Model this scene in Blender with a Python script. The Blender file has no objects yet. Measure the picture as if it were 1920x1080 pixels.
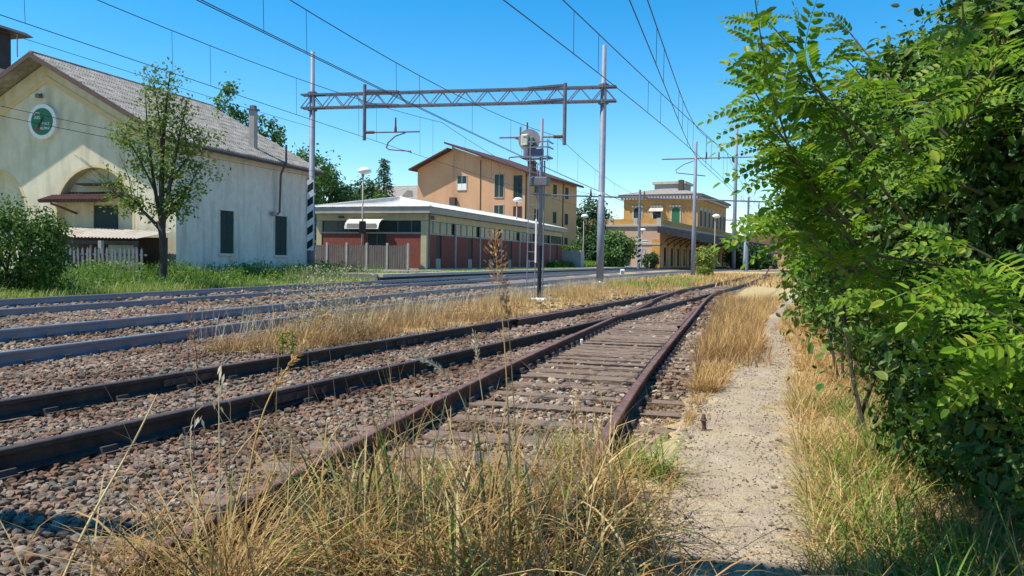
import bpy, bmesh, math, random
import numpy as np
from mathutils import Vector, Matrix
from mathutils.geometry import tessellate_polygon

RAD = math.radians
random.seed(11)
rng = np.random.default_rng(11)
scene = bpy.context.scene
COL = scene.collection

# ------------------------------------------------------------------ camera
cam_data = bpy.data.cameras.new("camera")
cam_data.sensor_width = 36.0
cam_data.lens = 27.99
cam_data.clip_start = 0.05
cam_data.clip_end = 5000.0
cam = bpy.data.objects.new("camera", cam_data)
COL.objects.link(cam)
cam.matrix_world = (Matrix.Translation((0, 0, 1.30)) @ Matrix.Rotation(RAD(90 - 2.07), 4, 'X')
                    @ Matrix.Rotation(RAD(0.9), 4, 'Z'))
scene.camera = cam

# ------------------------------------------------------------------ sky, sun, exposure
SUN_EL, SUN_TRAVEL = RAD(60), Vector((0.983, 0.184))
world = bpy.data.worlds.new("World")
scene.world = world
world.use_nodes = True
wn = world.node_tree
sky = wn.nodes.new("ShaderNodeTexSky")
sky.sky_type = 'NISHITA'
sky.sun_disc = False
sky.sun_elevation = SUN_EL
sky.sun_rotation = math.atan2(-SUN_TRAVEL.x, -SUN_TRAVEL.y)
sky.altitude = 0
sky.air_density = 1.0
sky.dust_density = 0.1
sky.ozone_density = 3.0
hsv = wn.nodes.new("ShaderNodeHueSaturation")
hsv.inputs["Saturation"].default_value = 1.46
hsv.inputs["Hue"].default_value = 0.493
wn.links.new(sky.outputs[0], hsv.inputs["Color"])
bg = wn.nodes["Background"]
bg.inputs["Strength"].default_value = 0.135
wn.links.new(hsv.outputs[0], bg.inputs["Color"])

sun_data = bpy.data.lights.new("sun", 'SUN')
sun_data.energy = 5.0
sun_data.angle = RAD(0.5)
sun_data.color = (1.0, 0.95, 0.86)
sun = bpy.data.objects.new("sun", sun_data)
COL.objects.link(sun)
_d = Vector((SUN_TRAVEL.x * math.cos(SUN_EL), SUN_TRAVEL.y * math.cos(SUN_EL), -math.sin(SUN_EL)))
sun.rotation_euler = _d.to_track_quat('-Z', 'Y').to_euler()

scene.view_settings.view_transform = 'Standard'
scene.view_settings.look = 'None'
scene.view_settings.exposure = 0.55
scene.view_settings.gamma = 1.0
scene.view_settings.use_curve_mapping = False

# ------------------------------------------------------------------ materials
def ramp_node(nt, cols, pos=None, const=False):
    r = nt.nodes.new("ShaderNodeValToRGB")
    e = r.color_ramp.elements
    while len(e) < len(cols):
        e.new(0.5)
    for i, c in enumerate(cols):
        e[i].position = pos[i] if pos else i / max(1, len(cols) - 1)
        e[i].color = (*c, 1)
    if const:
        r.color_ramp.interpolation = 'CONSTANT'
    return r

def mat(name, cols, scale=4.0, rough=0.85, bump=0.0, bscale=None, metal=0.0, spec=0.3, detail=6.0,
        stretch=None, voronoi=False, stain=None, stain_scale=0.6, stain_stretch=None):
    """Noise-mottled surface: cols blend through a noise, optional fine bump, optional stain colour."""
    m = bpy.data.materials.new(name)
    m.use_nodes = True
    nt = m.node_tree
    b = nt.nodes["Principled BSDF"]
    b.inputs["Roughness"].default_value = rough
    b.inputs["Metallic"].default_value = metal
    b.inputs["Specular IOR Level"].default_value = spec
    tc = nt.nodes.new("ShaderNodeTexCoord")
    vec = tc.outputs["Object"]
    if stretch:
        mp = nt.nodes.new("ShaderNodeMapping")
        mp.inputs["Scale"].default_value = stretch
        nt.links.new(vec, mp.inputs[0])
        vec = mp.outputs[0]
    if voronoi:
        n = nt.nodes.new("ShaderNodeTexVoronoi")
        n.inputs["Scale"].default_value = scale
        nt.links.new(vec, n.inputs["Vector"])
        wnz = nt.nodes.new("ShaderNodeTexWhiteNoise")
        nt.links.new(n.outputs["Position"], wnz.inputs["Vector"])
        fac = wnz.outputs["Value"]
    else:
        n = nt.nodes.new("ShaderNodeTexNoise")
        n.inputs["Scale"].default_value = scale
        n.inputs["Detail"].default_value = detail
        n.inputs["Roughness"].default_value = 0.62
        nt.links.new(vec, n.inputs["Vector"])
        fac = n.outputs["Fac"]
    if len(cols) == 1:
        b.inputs["Base Color"].default_value = (*cols[0], 1)
        col_out = None
    else:
        k = len(cols)
        pos = [0.3 + 0.4 * i / (k - 1) for i in range(k)] if not voronoi else None
        r = ramp_node(nt, cols, pos)
        nt.links.new(fac, r.inputs[0])
        col_out = r.outputs[0]
    if stain and col_out:
        n3 = nt.nodes.new("ShaderNodeTexNoise")
        n3.inputs["Scale"].default_value = stain_scale
        n3.inputs["Detail"].default_value = 8
        if stain_stretch:
            mp3 = nt.nodes.new("ShaderNodeMapping"); mp3.inputs["Scale"].default_value = stain_stretch
            nt.links.new(tc.outputs["Object"], mp3.inputs[0]); nt.links.new(mp3.outputs[0], n3.inputs["Vector"])
        else:
            nt.links.new(tc.outputs["Object"], n3.inputs["Vector"])
        r3 = ramp_node(nt, [(0, 0, 0), (1, 1, 1)], [0.48, 0.72])
        nt.links.new(n3.outputs["Fac"], r3.inputs[0])
        mx = nt.nodes.new("ShaderNodeMix")
        mx.data_type = 'RGBA'
        nt.links.new(r3.outputs[0], mx.inputs[0])
        nt.links.new(col_out, mx.inputs[6])
        mx.inputs[7].default_value = (*stain, 1)
        col_out = mx.outputs[2]
    if col_out:
        nt.links.new(col_out, b.inputs["Base Color"])
    if bump:
        bp = nt.nodes.new("ShaderNodeBump")
        bp.inputs["Strength"].default_value = bump
        bp.inputs["Distance"].default_value = 0.03
        if voronoi:
            nt.links.new(n.outputs["Distance"], bp.inputs["Height"])
            bp.invert = True
        else:
            n2 = nt.nodes.new("ShaderNodeTexNoise")
            n2.inputs["Scale"].default_value = bscale or scale * 6
            n2.inputs["Detail"].default_value = 8
            nt.links.new(vec, n2.inputs["Vector"])
            nt.links.new(n2.outputs["Fac"], bp.inputs["Height"])
        nt.links.new(bp.outputs[0], b.inputs["Normal"])
    return m

def island_mat(name, cols, pos=None, rough=0.8, translucent=0.0, spec=0.25, bump=0.0, bscale=60, gain=1.0):
    """Every loose piece takes its own colour out of cols."""
    m = bpy.data.materials.new(name)
    m.use_nodes = True
    nt = m.node_tree
    b = nt.nodes["Principled BSDF"]
    b.inputs["Roughness"].default_value = rough
    b.inputs["Specular IOR Level"].default_value = spec
    g = nt.nodes.new("ShaderNodeNewGeometry")
    oi = nt.nodes.new("ShaderNodeObjectInfo")
    ad = nt.nodes.new("ShaderNodeMath"); ad.operation = 'ADD'
    fr = nt.nodes.new("ShaderNodeMath"); fr.operation = 'FRACT'
    nt.links.new(g.outputs["Random Per Island"], ad.inputs[0])
    nt.links.new(oi.outputs["Random"], ad.inputs[1])
    nt.links.new(ad.outputs[0], fr.inputs[0])
    r = ramp_node(nt, cols, pos)
    nt.links.new(fr.outputs[0], r.inputs[0])
    out = r.outputs[0]
    nt.links.new(out, b.inputs["Base Color"])
    if bump:
        tc = nt.nodes.new("ShaderNodeTexCoord")
        n2 = nt.nodes.new("ShaderNodeTexNoise")
        n2.inputs["Scale"].default_value = bscale
        n2.inputs["Detail"].default_value = 6
        nt.links.new(tc.outputs["Object"], n2.inputs["Vector"])
        bp = nt.nodes.new("ShaderNodeBump")
        bp.inputs["Strength"].default_value = bump
        bp.inputs["Distance"].default_value = 0.01
        nt.links.new(n2.outputs["Fac"], bp.inputs["Height"])
        nt.links.new(bp.outputs[0], b.inputs["Normal"])
        mix = nt.nodes.new("ShaderNodeMix"); mix.data_type = 'RGBA'; mix.blend_type = 'MULTIPLY'
        mix.inputs[0].default_value = 0.45
        rr = ramp_node(nt, [(0.45, 0.45, 0.45), (1.3, 1.3, 1.3)], [0.3, 0.7])
        nt.links.new(n2.outputs["Fac"], rr.inputs[0])
        nt.links.new(out, mix.inputs[6]); nt.links.new(rr.outputs[0], mix.inputs[7])
        n4 = nt.nodes.new("ShaderNodeTexNoise"); n4.inputs["Scale"].default_value = .9; n4.inputs["Detail"].default_value = 5
        gp = nt.nodes.new("ShaderNodeNewGeometry")
        nt.links.new(gp.outputs["Position"], n4.inputs["Vector"])
        r4 = ramp_node(nt, [(.62, .52, .44), (1.0, .97, .92), (1.12, 1.05, .98)], [.38, .52, .68])
        nt.links.new(n4.outputs["Fac"], r4.inputs[0])
        mx4 = nt.nodes.new("ShaderNodeMix"); mx4.data_type = 'RGBA'; mx4.blend_type = 'MULTIPLY'; mx4.inputs[0].default_value = 1.0
        nt.links.new(mix.outputs[2], mx4.inputs[6]); nt.links.new(r4.outputs[0], mx4.inputs[7])
        nt.links.new(mx4.outputs[2], b.inputs["Base Color"])
    if translucent:
        t = nt.nodes.new("ShaderNodeBsdfTranslucent")
        nt.links.new(out, t.inputs["Color"])
        ms = nt.nodes.new("ShaderNodeMixShader")
        ms.inputs[0].default_value = translucent
        nt.links.new(b.outputs[0], ms.inputs[1]); nt.links.new(t.outputs[0], ms.inputs[2])
        nt.links.new(ms.outputs[0], nt.nodes["Material Output"].inputs["Surface"])
    return m

M = {}
M['soil'] = mat('dry_soil', [(0.20, 0.155, 0.085), (0.34, 0.26, 0.135), (0.42, 0.33, 0.19)], 1.7, 0.95, 0.6, 30)
M['verge'] = mat('straw_litter', [(0.30, 0.21, 0.10), (0.46, 0.34, 0.155), (0.56, 0.43, 0.22)], 5, 0.95, 0.9, 60, stretch=(1, 1.8, 1))
M['green_soil'] = mat('weedy_soil', [(0.08, 0.10, 0.03), (0.16, 0.17, 0.06), (0.25, 0.22, 0.10)], 2, 0.95, 0.8, 20)
M['ballast'] = mat('ballast_far', [(0.06, 0.052, 0.046), (0.22, 0.15, 0.115), (0.15, 0.135, 0.12), (0.27, 0.20, 0.155), (0.09, 0.09, 0.082)], 15, 0.95, 1.0, voronoi=True)
M['path'] = mat('path_gravel', [(0.30, 0.235, 0.165), (0.39, 0.31, 0.22), (0.47, 0.385, 0.28)], 3.2, 0.95, 0.7, 110, detail=10, stain=(0.42, 0.335, 0.20), stain_scale=2.2)
M['asphalt'] = mat('platform_paving', [(0.16, 0.15, 0.13), (0.24, 0.22, 0.18)], 2, 0.95, 0.3, 40)
STONE_COLS = [(0.26, 0.155, 0.105), (0.19, 0.165, 0.13), (0.10, 0.10, 0.085), (0.31, 0.20, 0.135), (0.14, 0.085, 0.06), (0.34, 0.29, 0.23), (0.175, 0.155, 0.13), (0.25, 0.13, 0.085), (0.15, 0.145, 0.13)]
M['stone'] = island_mat('ballast_stone', STONE_COLS, None, 0.9, 0, 0.2, 0.5, 45)
M['pale_stone'] = island_mat('pale_stone', [(0.40, 0.34, 0.26), (0.26, 0.205, 0.155), (0.50, 0.45, 0.37), (0.19, 0.14, 0.11), (0.30, 0.24, 0.18)], None, 0.9, 0, 0.2, 0.4, 45)
M['rusty_stone'] = island_mat('rusty_stone', [(0.15, 0.085, 0.055), (0.11, 0.075, 0.055), (0.20, 0.12, 0.08), (0.075, 0.055, 0.045)], None, 0.9, 0, 0.2, 0.4, 45)
M['rust'] = mat('rusty_rail', [(0.075, 0.042, 0.035), (0.14, 0.075, 0.06), (0.19, 0.11, 0.085)], 9, 0.75, 0.3, 60, spec=0.35)
M['darkrail'] = mat('dark_rail', [(0.03, 0.024, 0.022), (0.055, 0.042, 0.038), (0.09, 0.065, 0.055)], 7, 0.62, 0.25, 60, spec=0.4)
M['mainrail'] = mat('main_rail', [(0.17, 0.165, 0.20), (0.22, 0.21, 0.25)], 4, 0.4, 0.1, 40, spec=0.7)  # bluish base colour stands in for sky light on the shaded webs
M['polish'] = mat('polished_steel', [(0.58, 0.56, 0.55), (0.68, 0.66, 0.65)], 3, 0.38, 0, metal=0.9)
M['clip'] = mat('rail_clip', [(0.06, 0.05, 0.045), (0.10, 0.08, 0.07)], 20, 0.8)
M['timber'] = mat('weathered_timber', [(0.095, 0.062, 0.045), (0.225, 0.158, 0.115), (0.32, 0.24, 0.178)], 3.0, 0.95, 0.8, 10, stretch=(1.2, 14, 6))
M['concrete'] = mat('concrete', [(0.30, 0.28, 0.25), (0.40, 0.375, 0.33)], 3, 0.9, 0.3, 30)
M['galv'] = mat('galvanised', [(0.15, 0.165, 0.205), (0.21, 0.23, 0.28)], 3, 0.6, 0, metal=0.1, spec=0.4)
M['steel_dark'] = mat('dark_steel', [(0.10, 0.10, 0.12), (0.17, 0.165, 0.185)], 4, 0.6, 0, spec=0.4)
M['black'] = mat('black_paint', [(0.012, 0.012, 0.013), (0.025, 0.024, 0.024)], 4, 0.6)
M['white'] = mat('white_paint', [(0.70, 0.70, 0.68), (0.80, 0.80, 0.78)], 3, 0.6)
M['wire'] = mat('copper_wire', [(0.035, 0.035, 0.04)], 4, 0.5)
M['insul'] = mat('insulator', [(0.12, 0.045, 0.03), (0.2, 0.08, 0.05)], 9, 0.3)
M['cream'] = mat('cream_plaster', [(0.55, 0.49, 0.34), (0.63, 0.565, 0.41), (0.70, 0.64, 0.49)], 0.9, 0.92, 0.25, 14, stain=(0.47, 0.41, 0.28), stain_scale=1.5, stain_stretch=(1.2, 1.2, .3))
M['side_plaster'] = mat('grey_plaster', [(0.60, 0.55, 0.48), (0.68, 0.63, 0.56), (0.73, 0.685, 0.615)], 2.6, 0.92, 0.35, 14, stain=(0.50, 0.455, 0.39), stain_scale=1.6, stain_stretch=(1.6, 1.6, .22))
M['ochre'] = mat('ochre_paint', [(0.60, 0.45, 0.23), (0.66, 0.51, 0.28)], 2, 0.9)
M['brown_wood'] = mat('brown_board', [(0.075, 0.05, 0.042), (0.12, 0.08, 0.065)], 5, 0.8)
M['tile_old'] = mat('lichen_tiles', [(0.13, 0.12, 0.105), (0.25, 0.232, 0.21), (0.37, 0.35, 0.32)], 2.2, 0.95, 1.0, 7, detail=12)
M['tile_red'] = mat('red_brown_roof', [(0.06, 0.028, 0.024), (0.105, 0.045, 0.038)], 2, 0.9, 0.6, 8)
M['tile_grey'] = mat('grey_roof', [(0.20, 0.17, 0.15), (0.31, 0.27, 0.24)], 2, 0.9, 0.6, 6)
M['sheet_roof'] = mat('white_sheet_roof', [(0.50, 0.48, 0.43), (0.64, 0.615, 0.56)], 1.1, 0.8, 0, stain=(0.46, 0.43, 0.37), stain_scale=0.8)
M['fibre_roof'] = mat('fibre_cement_sheet', [(0.46, 0.39, 0.31), (0.60, 0.53, 0.45)], 1.2, 0.9, 0.2, 20, stain=(0.36, 0.28, 0.2), stain_scale=1.2)
M['brick'] = mat('red_brick', [(0.17, 0.048, 0.032), (0.24, 0.072, 0.05)], 7, 0.9, 0.3, 40)
M['render_olive'] = mat('olive_render', [(0.40, 0.35, 0.20), (0.48, 0.43, 0.26)], 1.5, 0.9, 0.2, 15)
M['fascia'] = mat('fascia_concrete', [(0.30, 0.28, 0.23), (0.39, 0.365, 0.30)], 1.5, 0.9, 0.2, 15)
M['orange'] = mat('orange_render', [(0.55, 0.305, 0.165), (0.62, 0.36, 0.20)], 0.5, 0.92, 0.1, 10, stain=(0.48, 0.27, 0.15), stain_scale=.5, stain_stretch=(1, 1, .3))
M['orange_side'] = mat('ochre_render', [(0.54, 0.33, 0.15), (0.62, 0.39, 0.19)], 0.5, 0.92, 0.1, 10)
M['yellow'] = mat('station_yellow', [(0.50, 0.255, 0.065), (0.62, 0.335, 0.10)], 0.6, 0.92, 0.1, 8, stain=(0.42, 0.24, 0.10), stain_scale=.6, stain_stretch=(1, 1, .3))
M['pinkish'] = mat('faded_pink_render', [(0.50, 0.33, 0.22), (0.60, 0.42, 0.28)], 0.5, 0.92)
M['stonework'] = mat('grey_stonework', [(0.42, 0.37, 0.31), (0.52, 0.47, 0.40)], 1.0, 0.9, 0.2, 10)
M['glass'] = mat('window_glass', [(0.018, 0.036, 0.034), (0.03, 0.055, 0.048)], 0.8, 0.12, 0, spec=0.22)
M['shutter'] = mat('dark_green_shutter', [(0.015, 0.035, 0.035), (0.025, 0.05, 0.048)], 4, 0.7)
M['green_door'] = mat('green_shutter', [(0.02, 0.12, 0.05), (0.03, 0.16, 0.07)], 3, 0.6)
M['sign_green'] = mat('sign_green', [(0.008, 0.12, 0.05), (0.012, 0.15, 0.06)], 2, 0.45)
M['red'] = mat('red_paint', [(0.35, 0.03, 0.025)], 3, 0.6)
M['awning'] = mat('awning_acrylic', [(0.70, 0.62, 0.45), (0.78, 0.71, 0.55)], 2, 0.4)
M['smoked'] = mat('smoked_acrylic', [(0.16, 0.14, 0.11), (0.22, 0.19, 0.15)], 2, 0.3)
M['signal_buff'] = mat('signal_housing', [(0.50, 0.47, 0.33), (0.60, 0.57, 0.42)], 3, 0.6)
M['grey_disc'] = mat('grey_disc', [(0.22, 0.20, 0.20), (0.29, 0.27, 0.27)], 3, 0.6)
M['picket'] = mat('weathered_pickets', [(0.13, 0.13, 0.14), (0.21, 0.205, 0.21)], 5, 0.95, 0.3, 20)
M['old_wood'] = mat('old_grey_wood', [(0.10, 0.085, 0.075), (0.17, 0.145, 0.13)], 5, 0.95, 0.4, 20, stretch=(1, 1, 0.2))
M['lamp_white'] = mat('lamp_globe', [(0.78, 0.78, 0.76), (0.82, 0.82, 0.80)], 2, 0.35)
M['lamp_post'] = mat('lamp_post_paint', [(0.30, 0.235, 0.19), (0.38, 0.31, 0.26)], 3, 0.7)
M['canopy_dark'] = mat('canopy_metal', [(0.02, 0.02, 0.023), (0.04, 0.038, 0.042)], 1, 0.7)
M['bark'] = mat('bark', [(0.045, 0.034, 0.026), (0.10, 0.08, 0.062)], 9, 0.95, 0.7, 30, stretch=(1, 1, 0.25))
M['twig'] = mat('green_twig', [(0.09, 0.075, 0.04), (0.14, 0.12, 0.06)], 9, 0.9)
M['robinia'] = island_mat('robinia_leaf', [(0.10, 0.215, 0.010), (0.17, 0.31, 0.016), (0.07, 0.165, 0.010), (0.25, 0.39, 0.025), (0.09, 0.20, 0.012), (0.32, 0.37, 0.035)], None, 0.48, 0.48)
M['shrub'] = island_mat('shrub_leaf', [(0.022, 0.062, 0.010), (0.045, 0.11, 0.015), (0.032, 0.082, 0.012), (0.08, 0.16, 0.022), (0.14, 0.17, 0.03), (0.04, 0.10, 0.012)], None, 0.5, 0.22, 0.3)  # greens darkened to stand in for the shade inside the hedge
M['shrub2'] = island_mat('bramble_leaf', [(0.035, 0.09, 0.010), (0.07, 0.155, 0.015), (0.125, 0.22, 0.025), (0.045, 0.11, 0.013), (0.16, 0.20, 0.03), (0.06, 0.14, 0.015)], None, 0.5, 0.28, 0.3)
M['tree_leaf'] = island_mat('tree_leaf', [(0.10, 0.19, 0.022), (0.17, 0.27, 0.03), (0.07, 0.14, 0.018), (0.23, 0.32, 0.045), (0.24, 0.22, 0.05)], None, 0.5, 0.4)
M['far_leaf'] = island_mat('far_leaf', [(0.025, 0.065, 0.02), (0.05, 0.11, 0.03), (0.035, 0.085, 0.025), (0.075, 0.14, 0.035)], None, 0.6, 0.2)
M['far_leaf_light'] = island_mat('far_leaf_light', [(0.06, 0.13, 0.03), (0.10, 0.19, 0.04), (0.13, 0.22, 0.05)], None, 0.6, 0.3)
M['straw'] = island_mat('straw_blade', [(0.42, 0.245, 0.085), (0.56, 0.37, 0.14), (0.29, 0.15, 0.05), (0.67, 0.48, 0.22), (0.48, 0.30, 0.105), (0.21, 0.115, 0.045)], None, 0.75, 0.25)
M['tussock'] = island_mat('tussock_blade', [(0.36, 0.195, 0.062), (0.55, 0.36, 0.13), (0.20, 0.105, 0.038), (0.64, 0.45, 0.20), (0.24, 0.15, 0.045), (0.44, 0.265, 0.085), (0.32, 0.19, 0.055)], None, 0.7, 0.3)
M['straw_green'] = island_mat('drying_blade', [(0.10, 0.17, 0.025), (0.20, 0.24, 0.05), (0.50, 0.40, 0.15), (0.13, 0.21, 0.03), (0.60, 0.47, 0.22), (0.30, 0.27, 0.07)], None, 0.65, 0.3)
M['rust_grass'] = island_mat('russet_grass', [(0.30, 0.165, 0.07), (0.42, 0.26, 0.11), (0.20, 0.11, 0.05), (0.50, 0.35, 0.16)], None, 0.8, 0.25)
M['weed'] = island_mat('green_weed', [(0.06, 0.15, 0.02), (0.12, 0.23, 0.025), (0.20, 0.30, 0.035), (0.045, 0.11, 0.018)], None, 0.6, 0.35)
M['lime_weed'] = island_mat('lime_grass', [(0.17, 0.27, 0.03), (0.26, 0.34, 0.05), (0.34, 0.38, 0.09), (0.12, 0.22, 0.025), (0.40, 0.36, 0.14)], None, 0.6, 0.35)
M['pale_weed'] = island_mat('pale_dry_weed', [(0.46, 0.38, 0.27), (0.56, 0.47, 0.36), (0.34, 0.30, 0.19), (0.24, 0.27, 0.13)], None, 0.85, 0.2)
M['stalk'] = mat('straw_stalk', [(0.52, 0.39, 0.17), (0.62, 0.49, 0.26)], 20, 0.7)
M['golden_stalk'] = mat('golden_stalk', [(0.46, 0.27, 0.075), (0.55, 0.35, 0.12)], 20, 0.7)
M['seed'] = island_mat('seed_husk', [(0.42, 0.20, 0.085), (0.52, 0.28, 0.13), (0.34, 0.15, 0.065)], None, 0.8, 0.25)
M['oat'] = island_mat('pale_husk', [(0.60, 0.52, 0.36), (0.68, 0.60, 0.44), (0.5, 0.4, 0.26)], None, 0.8, 0.3)
M['hair'] = mat('blue_sign', [(0.03, 0.04, 0.10)], 3, 0.5)

# ------------------------------------------------------------------ helpers
def tag(o, label=None, cat=None, group=None, kind=None):
    if label: o["label"] = label
    if cat: o["category"] = cat
    if group: o["group"] = group
    if kind: o["kind"] = kind
    return o

def empty(name, loc=(0, 0, 0), rz=0.0, label=None, cat=None, group=None):
    o = bpy.data.objects.new(name, None)
    COL.objects.link(o)
    o.location = loc
    o.rotation_euler = (0, 0, rz)
    return tag(o, label, cat, group)

def link(name, me, m, parent=None):
    if m is not None and not me.materials:
        me.materials.append(m)
    o = bpy.data.objects.new(name, me)
    COL.objects.link(o)
    if parent is not None:
        o.parent = parent
    return o

def npobj(name, V, quads, tris, m, parent=None, smooth=False):
    me = bpy.data.meshes.new(name)
    V = np.asarray(V, np.float32).reshape(-1, 3)
    me.vertices.add(len(V))
    me.vertices.foreach_set("co", V.ravel())
    parts, starts, off = [], [], 0
    for F, k in ((quads, 4), (tris, 3)):
        if F is None or len(F) == 0:
            continue
        F = np.asarray(F, np.int32).reshape(-1, k)
        parts.append(F.ravel())
        starts.append(off + np.arange(len(F), dtype=np.int32) * k)
        off += F.size
    idx = np.concatenate(parts)
    st = np.concatenate(starts)
    me.loops.add(len(idx))
    me.loops.foreach_set("vertex_index", idx)
    me.polygons.add(len(st))
    me.polygons.foreach_set("loop_start", st)
    me.update(calc_edges=True)
    me.polygons.foreach_set("use_smooth", np.full(len(st), bool(smooth)))
    return link(name, me, m, parent)

class MB:
    def __init__(s):
        s.v, s.f = [], []
    def add(s, vs, fs):
        o = len(s.v)
        s.v += [tuple(p) for p in vs]
        s.f += [tuple(i + o for i in f) for f in fs]
        return s
    def box(s, x0, x1, y0, y1, z0, z1):
        return s.add([(x0, y0, z0), (x1, y0, z0), (x1, y1, z0), (x0, y1, z0), (x0, y0, z1), (x1, y0, z1), (x1, y1, z1), (x0, y1, z1)],
                     [(0, 3, 2, 1), (4, 5, 6, 7), (0, 1, 5, 4), (1, 2, 6, 5), (2, 3, 7, 6), (3, 0, 4, 7)])
    def bbox(s, x0, x1, y0, y1, z0, z1, b):
        """box with chamfered vertical edges and top edges"""
        def ring(i, z):
            return [(x0 + i, y0, z), (x1 - i, y0, z), (x1, y0 + i, z), (x1, y1 - i, z), (x1 - i, y1, z), (x0 + i, y1, z), (x0, y1 - i, z), (x0, y0 + i, z)]
        r0, r1 = ring(b, z0), ring(b, z1 - b)
        r2 = [(x0 + b + (0 if abs(px - x0 - b) < 1e-6 or px < (x0 + x1) / 2 else (x1 - x0 - 2 * b)), y0 + b if py < (y0 + y1) / 2 else y1 - b, z1) for px, py, _ in r0]
        fs = [tuple(reversed(range(8)))]
        for k in range(8):
            n = (k + 1) % 8
            fs.append((k, n, 8 + n, 8 + k))
            fs.append((8 + k, 8 + n, 16 + n, 16 + k))
        fs.append(tuple(range(16, 24)))
        return s.add(r0 + r1 + r2, fs)
    def poly(s, pts):
        return s.add(pts, [tuple(range(len(pts)))])
    def extr(s, pts, vec):
        n = len(pts)
        vec = Vector(vec)
        a = [Vector(p) for p in pts]
        fs = [tuple(reversed(range(n))), tuple(range(n, 2 * n))]
        fs += [(i, (i + 1) % n, n + (i + 1) % n, n + i) for i in range(n)]
        return s.add(a + [p + vec for p in a], fs)
    def tube(s, pts, r, n=8, cap=True):
        pts = [Vector(p) for p in pts]
        k = len(pts)
        rs = r if isinstance(r, (list, tuple)) else [r] * k
        vs, fs = [], []
        prev = None
        for i, p in enumerate(pts):
            t = (pts[min(i + 1, k - 1)] - pts[max(i - 1, 0)])
            t.normalize()
            ref = prev if prev is not None else (Vector((1, 0, 0)) if abs(t.x) < 0.8 else Vector((0, 1, 0)))
            a = (ref - t * ref.dot(t)).normalized()
            prev = a
            b = t.cross(a)
            for j in range(n):
                an = 2 * math.pi * j / n
                vs.append(p + a * (rs[i] * math.cos(an)) + b * (rs[i] * math.sin(an)))
        for i in range(k - 1):
            for j in range(n):
                j2 = (j + 1) % n
                fs.append((i * n + j, i * n + j2, (i + 1) * n + j2, (i + 1) * n + j))
        if cap:
            fs.append(tuple(reversed(range(n))))
            fs.append(tuple(range((k - 1) * n, k * n)))
        return s.add(vs, fs)
    def bar(s, a, b, w, h=None):
        """square bar between two points"""
        a, b = Vector(a), Vector(b)
        t = (b - a).normalized()
        up = Vector((0, 0, 1)) if abs(t.z) < 0.9 else Vector((0, 1, 0))
        x = t.cross(up).normalized() * w / 2
        y = x.cross(t).normalized() * (h or w) / 2
        vs = [a - x - y, a + x - y, a + x + y, a - x + y, b - x - y, b + x - y, b + x + y, b - x + y]
        return s.add(vs, [(0, 3, 2, 1), (4, 5, 6, 7), (0, 1, 5, 4), (1, 2, 6, 5), (2, 3, 7, 6), (3, 0, 4, 7)])
    def lathe(s, prof, c=(0, 0, 0), n=14):
        vs, fs = [], []
        for r, z in prof:
            for j in range(n):
                an = 2 * math.pi * j / n
                vs.append((c[0] + r * math.cos(an), c[1] + r * math.sin(an), c[2] + z))
        for i in range(len(prof) - 1):
            for j in range(n):
                j2 = (j + 1) % n
                fs.append((i * n + j, i * n + j2, (i + 1) * n + j2, (i + 1) * n + j))
        fs.append(tuple(reversed(range(n))))
        fs.append(tuple(range((len(prof) - 1) * n, len(prof) * n)))
        return s.add(vs, fs)
    def mesh(s, name, smooth=False):
        me = bpy.data.meshes.new(name)
        me.from_pydata([tuple(p) for p in s.v], [], s.f)
        me.update()
        if smooth:
            for p in me.polygons:
                p.use_smooth = True
        return me
    def build(s, name, m, parent=None, smooth=False):
        return link(name, s.mesh(name, smooth), m, parent)

def box(name, m, parent, *a):
    return MB().box(*a).build(name, m, parent)

def copies(src, parent, locs):
    """copies of a mesh part that share its mesh"""
    for l in locs:
        c = src.copy()
        COL.objects.link(c)
        c.parent = parent
        c.location = l

# ------------------------------------------------------------------ track geometry
BC = (1.109e-05, -0.0018119, 0.46642334, -5.89991601)
AC = (7.44e-06, -0.00051446, 0.01285928, 0.14377565, -1.17543865)
fB = lambda y: np.polyval(BC, y)
fA = lambda y: np.where(np.asarray(y) < 34, np.polyval(AC, np.minimum(y, 34)), np.polyval(BC, y))
fC = lambda y: -6.68 + .27 * (y - 10) + .0006 * (y - 10) ** 2
fD = lambda y: -12.85 + .27 * (y - 10) + .0004 * (y - 10) ** 2

S_X = [-60, -2.2, -.95, -.55, .6, .95, 2.0, 4.6, 5.35, 6.5, 7.0, 8.5, 15, 60]
S_Z = [0, -.02, -.085, -.085, .005, .015, .0, -.05, -.055, .03, .035, .04, .10, .12]
def ballast_z(x, y):
    s = (fC(y) - x) * 0.963
    return np.interp(s, S_X, S_Z)

def offset_line(f, ys, off):
    """points of the line at signed offset (left positive) from x = f(y)"""
    ys = np.asarray(ys, float)
    x = f(ys)
    sl = (f(ys + .05) - f(ys - .05)) / .1
    n = np.hypot(1, sl)
    return x - off / n, ys + off * sl / n

# ------------------------------------------------------------------ ground, ballast bed, path, platform
def sheet(name, xl, xr, ys, cols, zf, m, jitter=0.0, kind="structure"):
    ys = np.asarray(ys, float)
    t = np.linspace(0, 1, cols)
    a, b = xl(ys), xr(ys)
    if jitter:
        a = a + rng.normal(0, jitter, len(ys)); b = b + rng.normal(0, jitter, len(ys))
    X = a[:, None] * (1 - t) + b[:, None] * t
    Y = np.repeat(ys[:, None], cols, 1)
    Z = zf(X, Y)
    V = np.stack([X, Y, Z], -1).reshape(-1, 3)
    i = np.arange((len(ys) - 1) * cols).reshape(len(ys) - 1, cols)[:, :-1].ravel()
    Q = np.stack([i, i + 1, i + cols + 1, i + cols], -1)
    o = npobj(name, V, Q, None, m, smooth=True)
    return tag(o, kind=kind)

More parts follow.
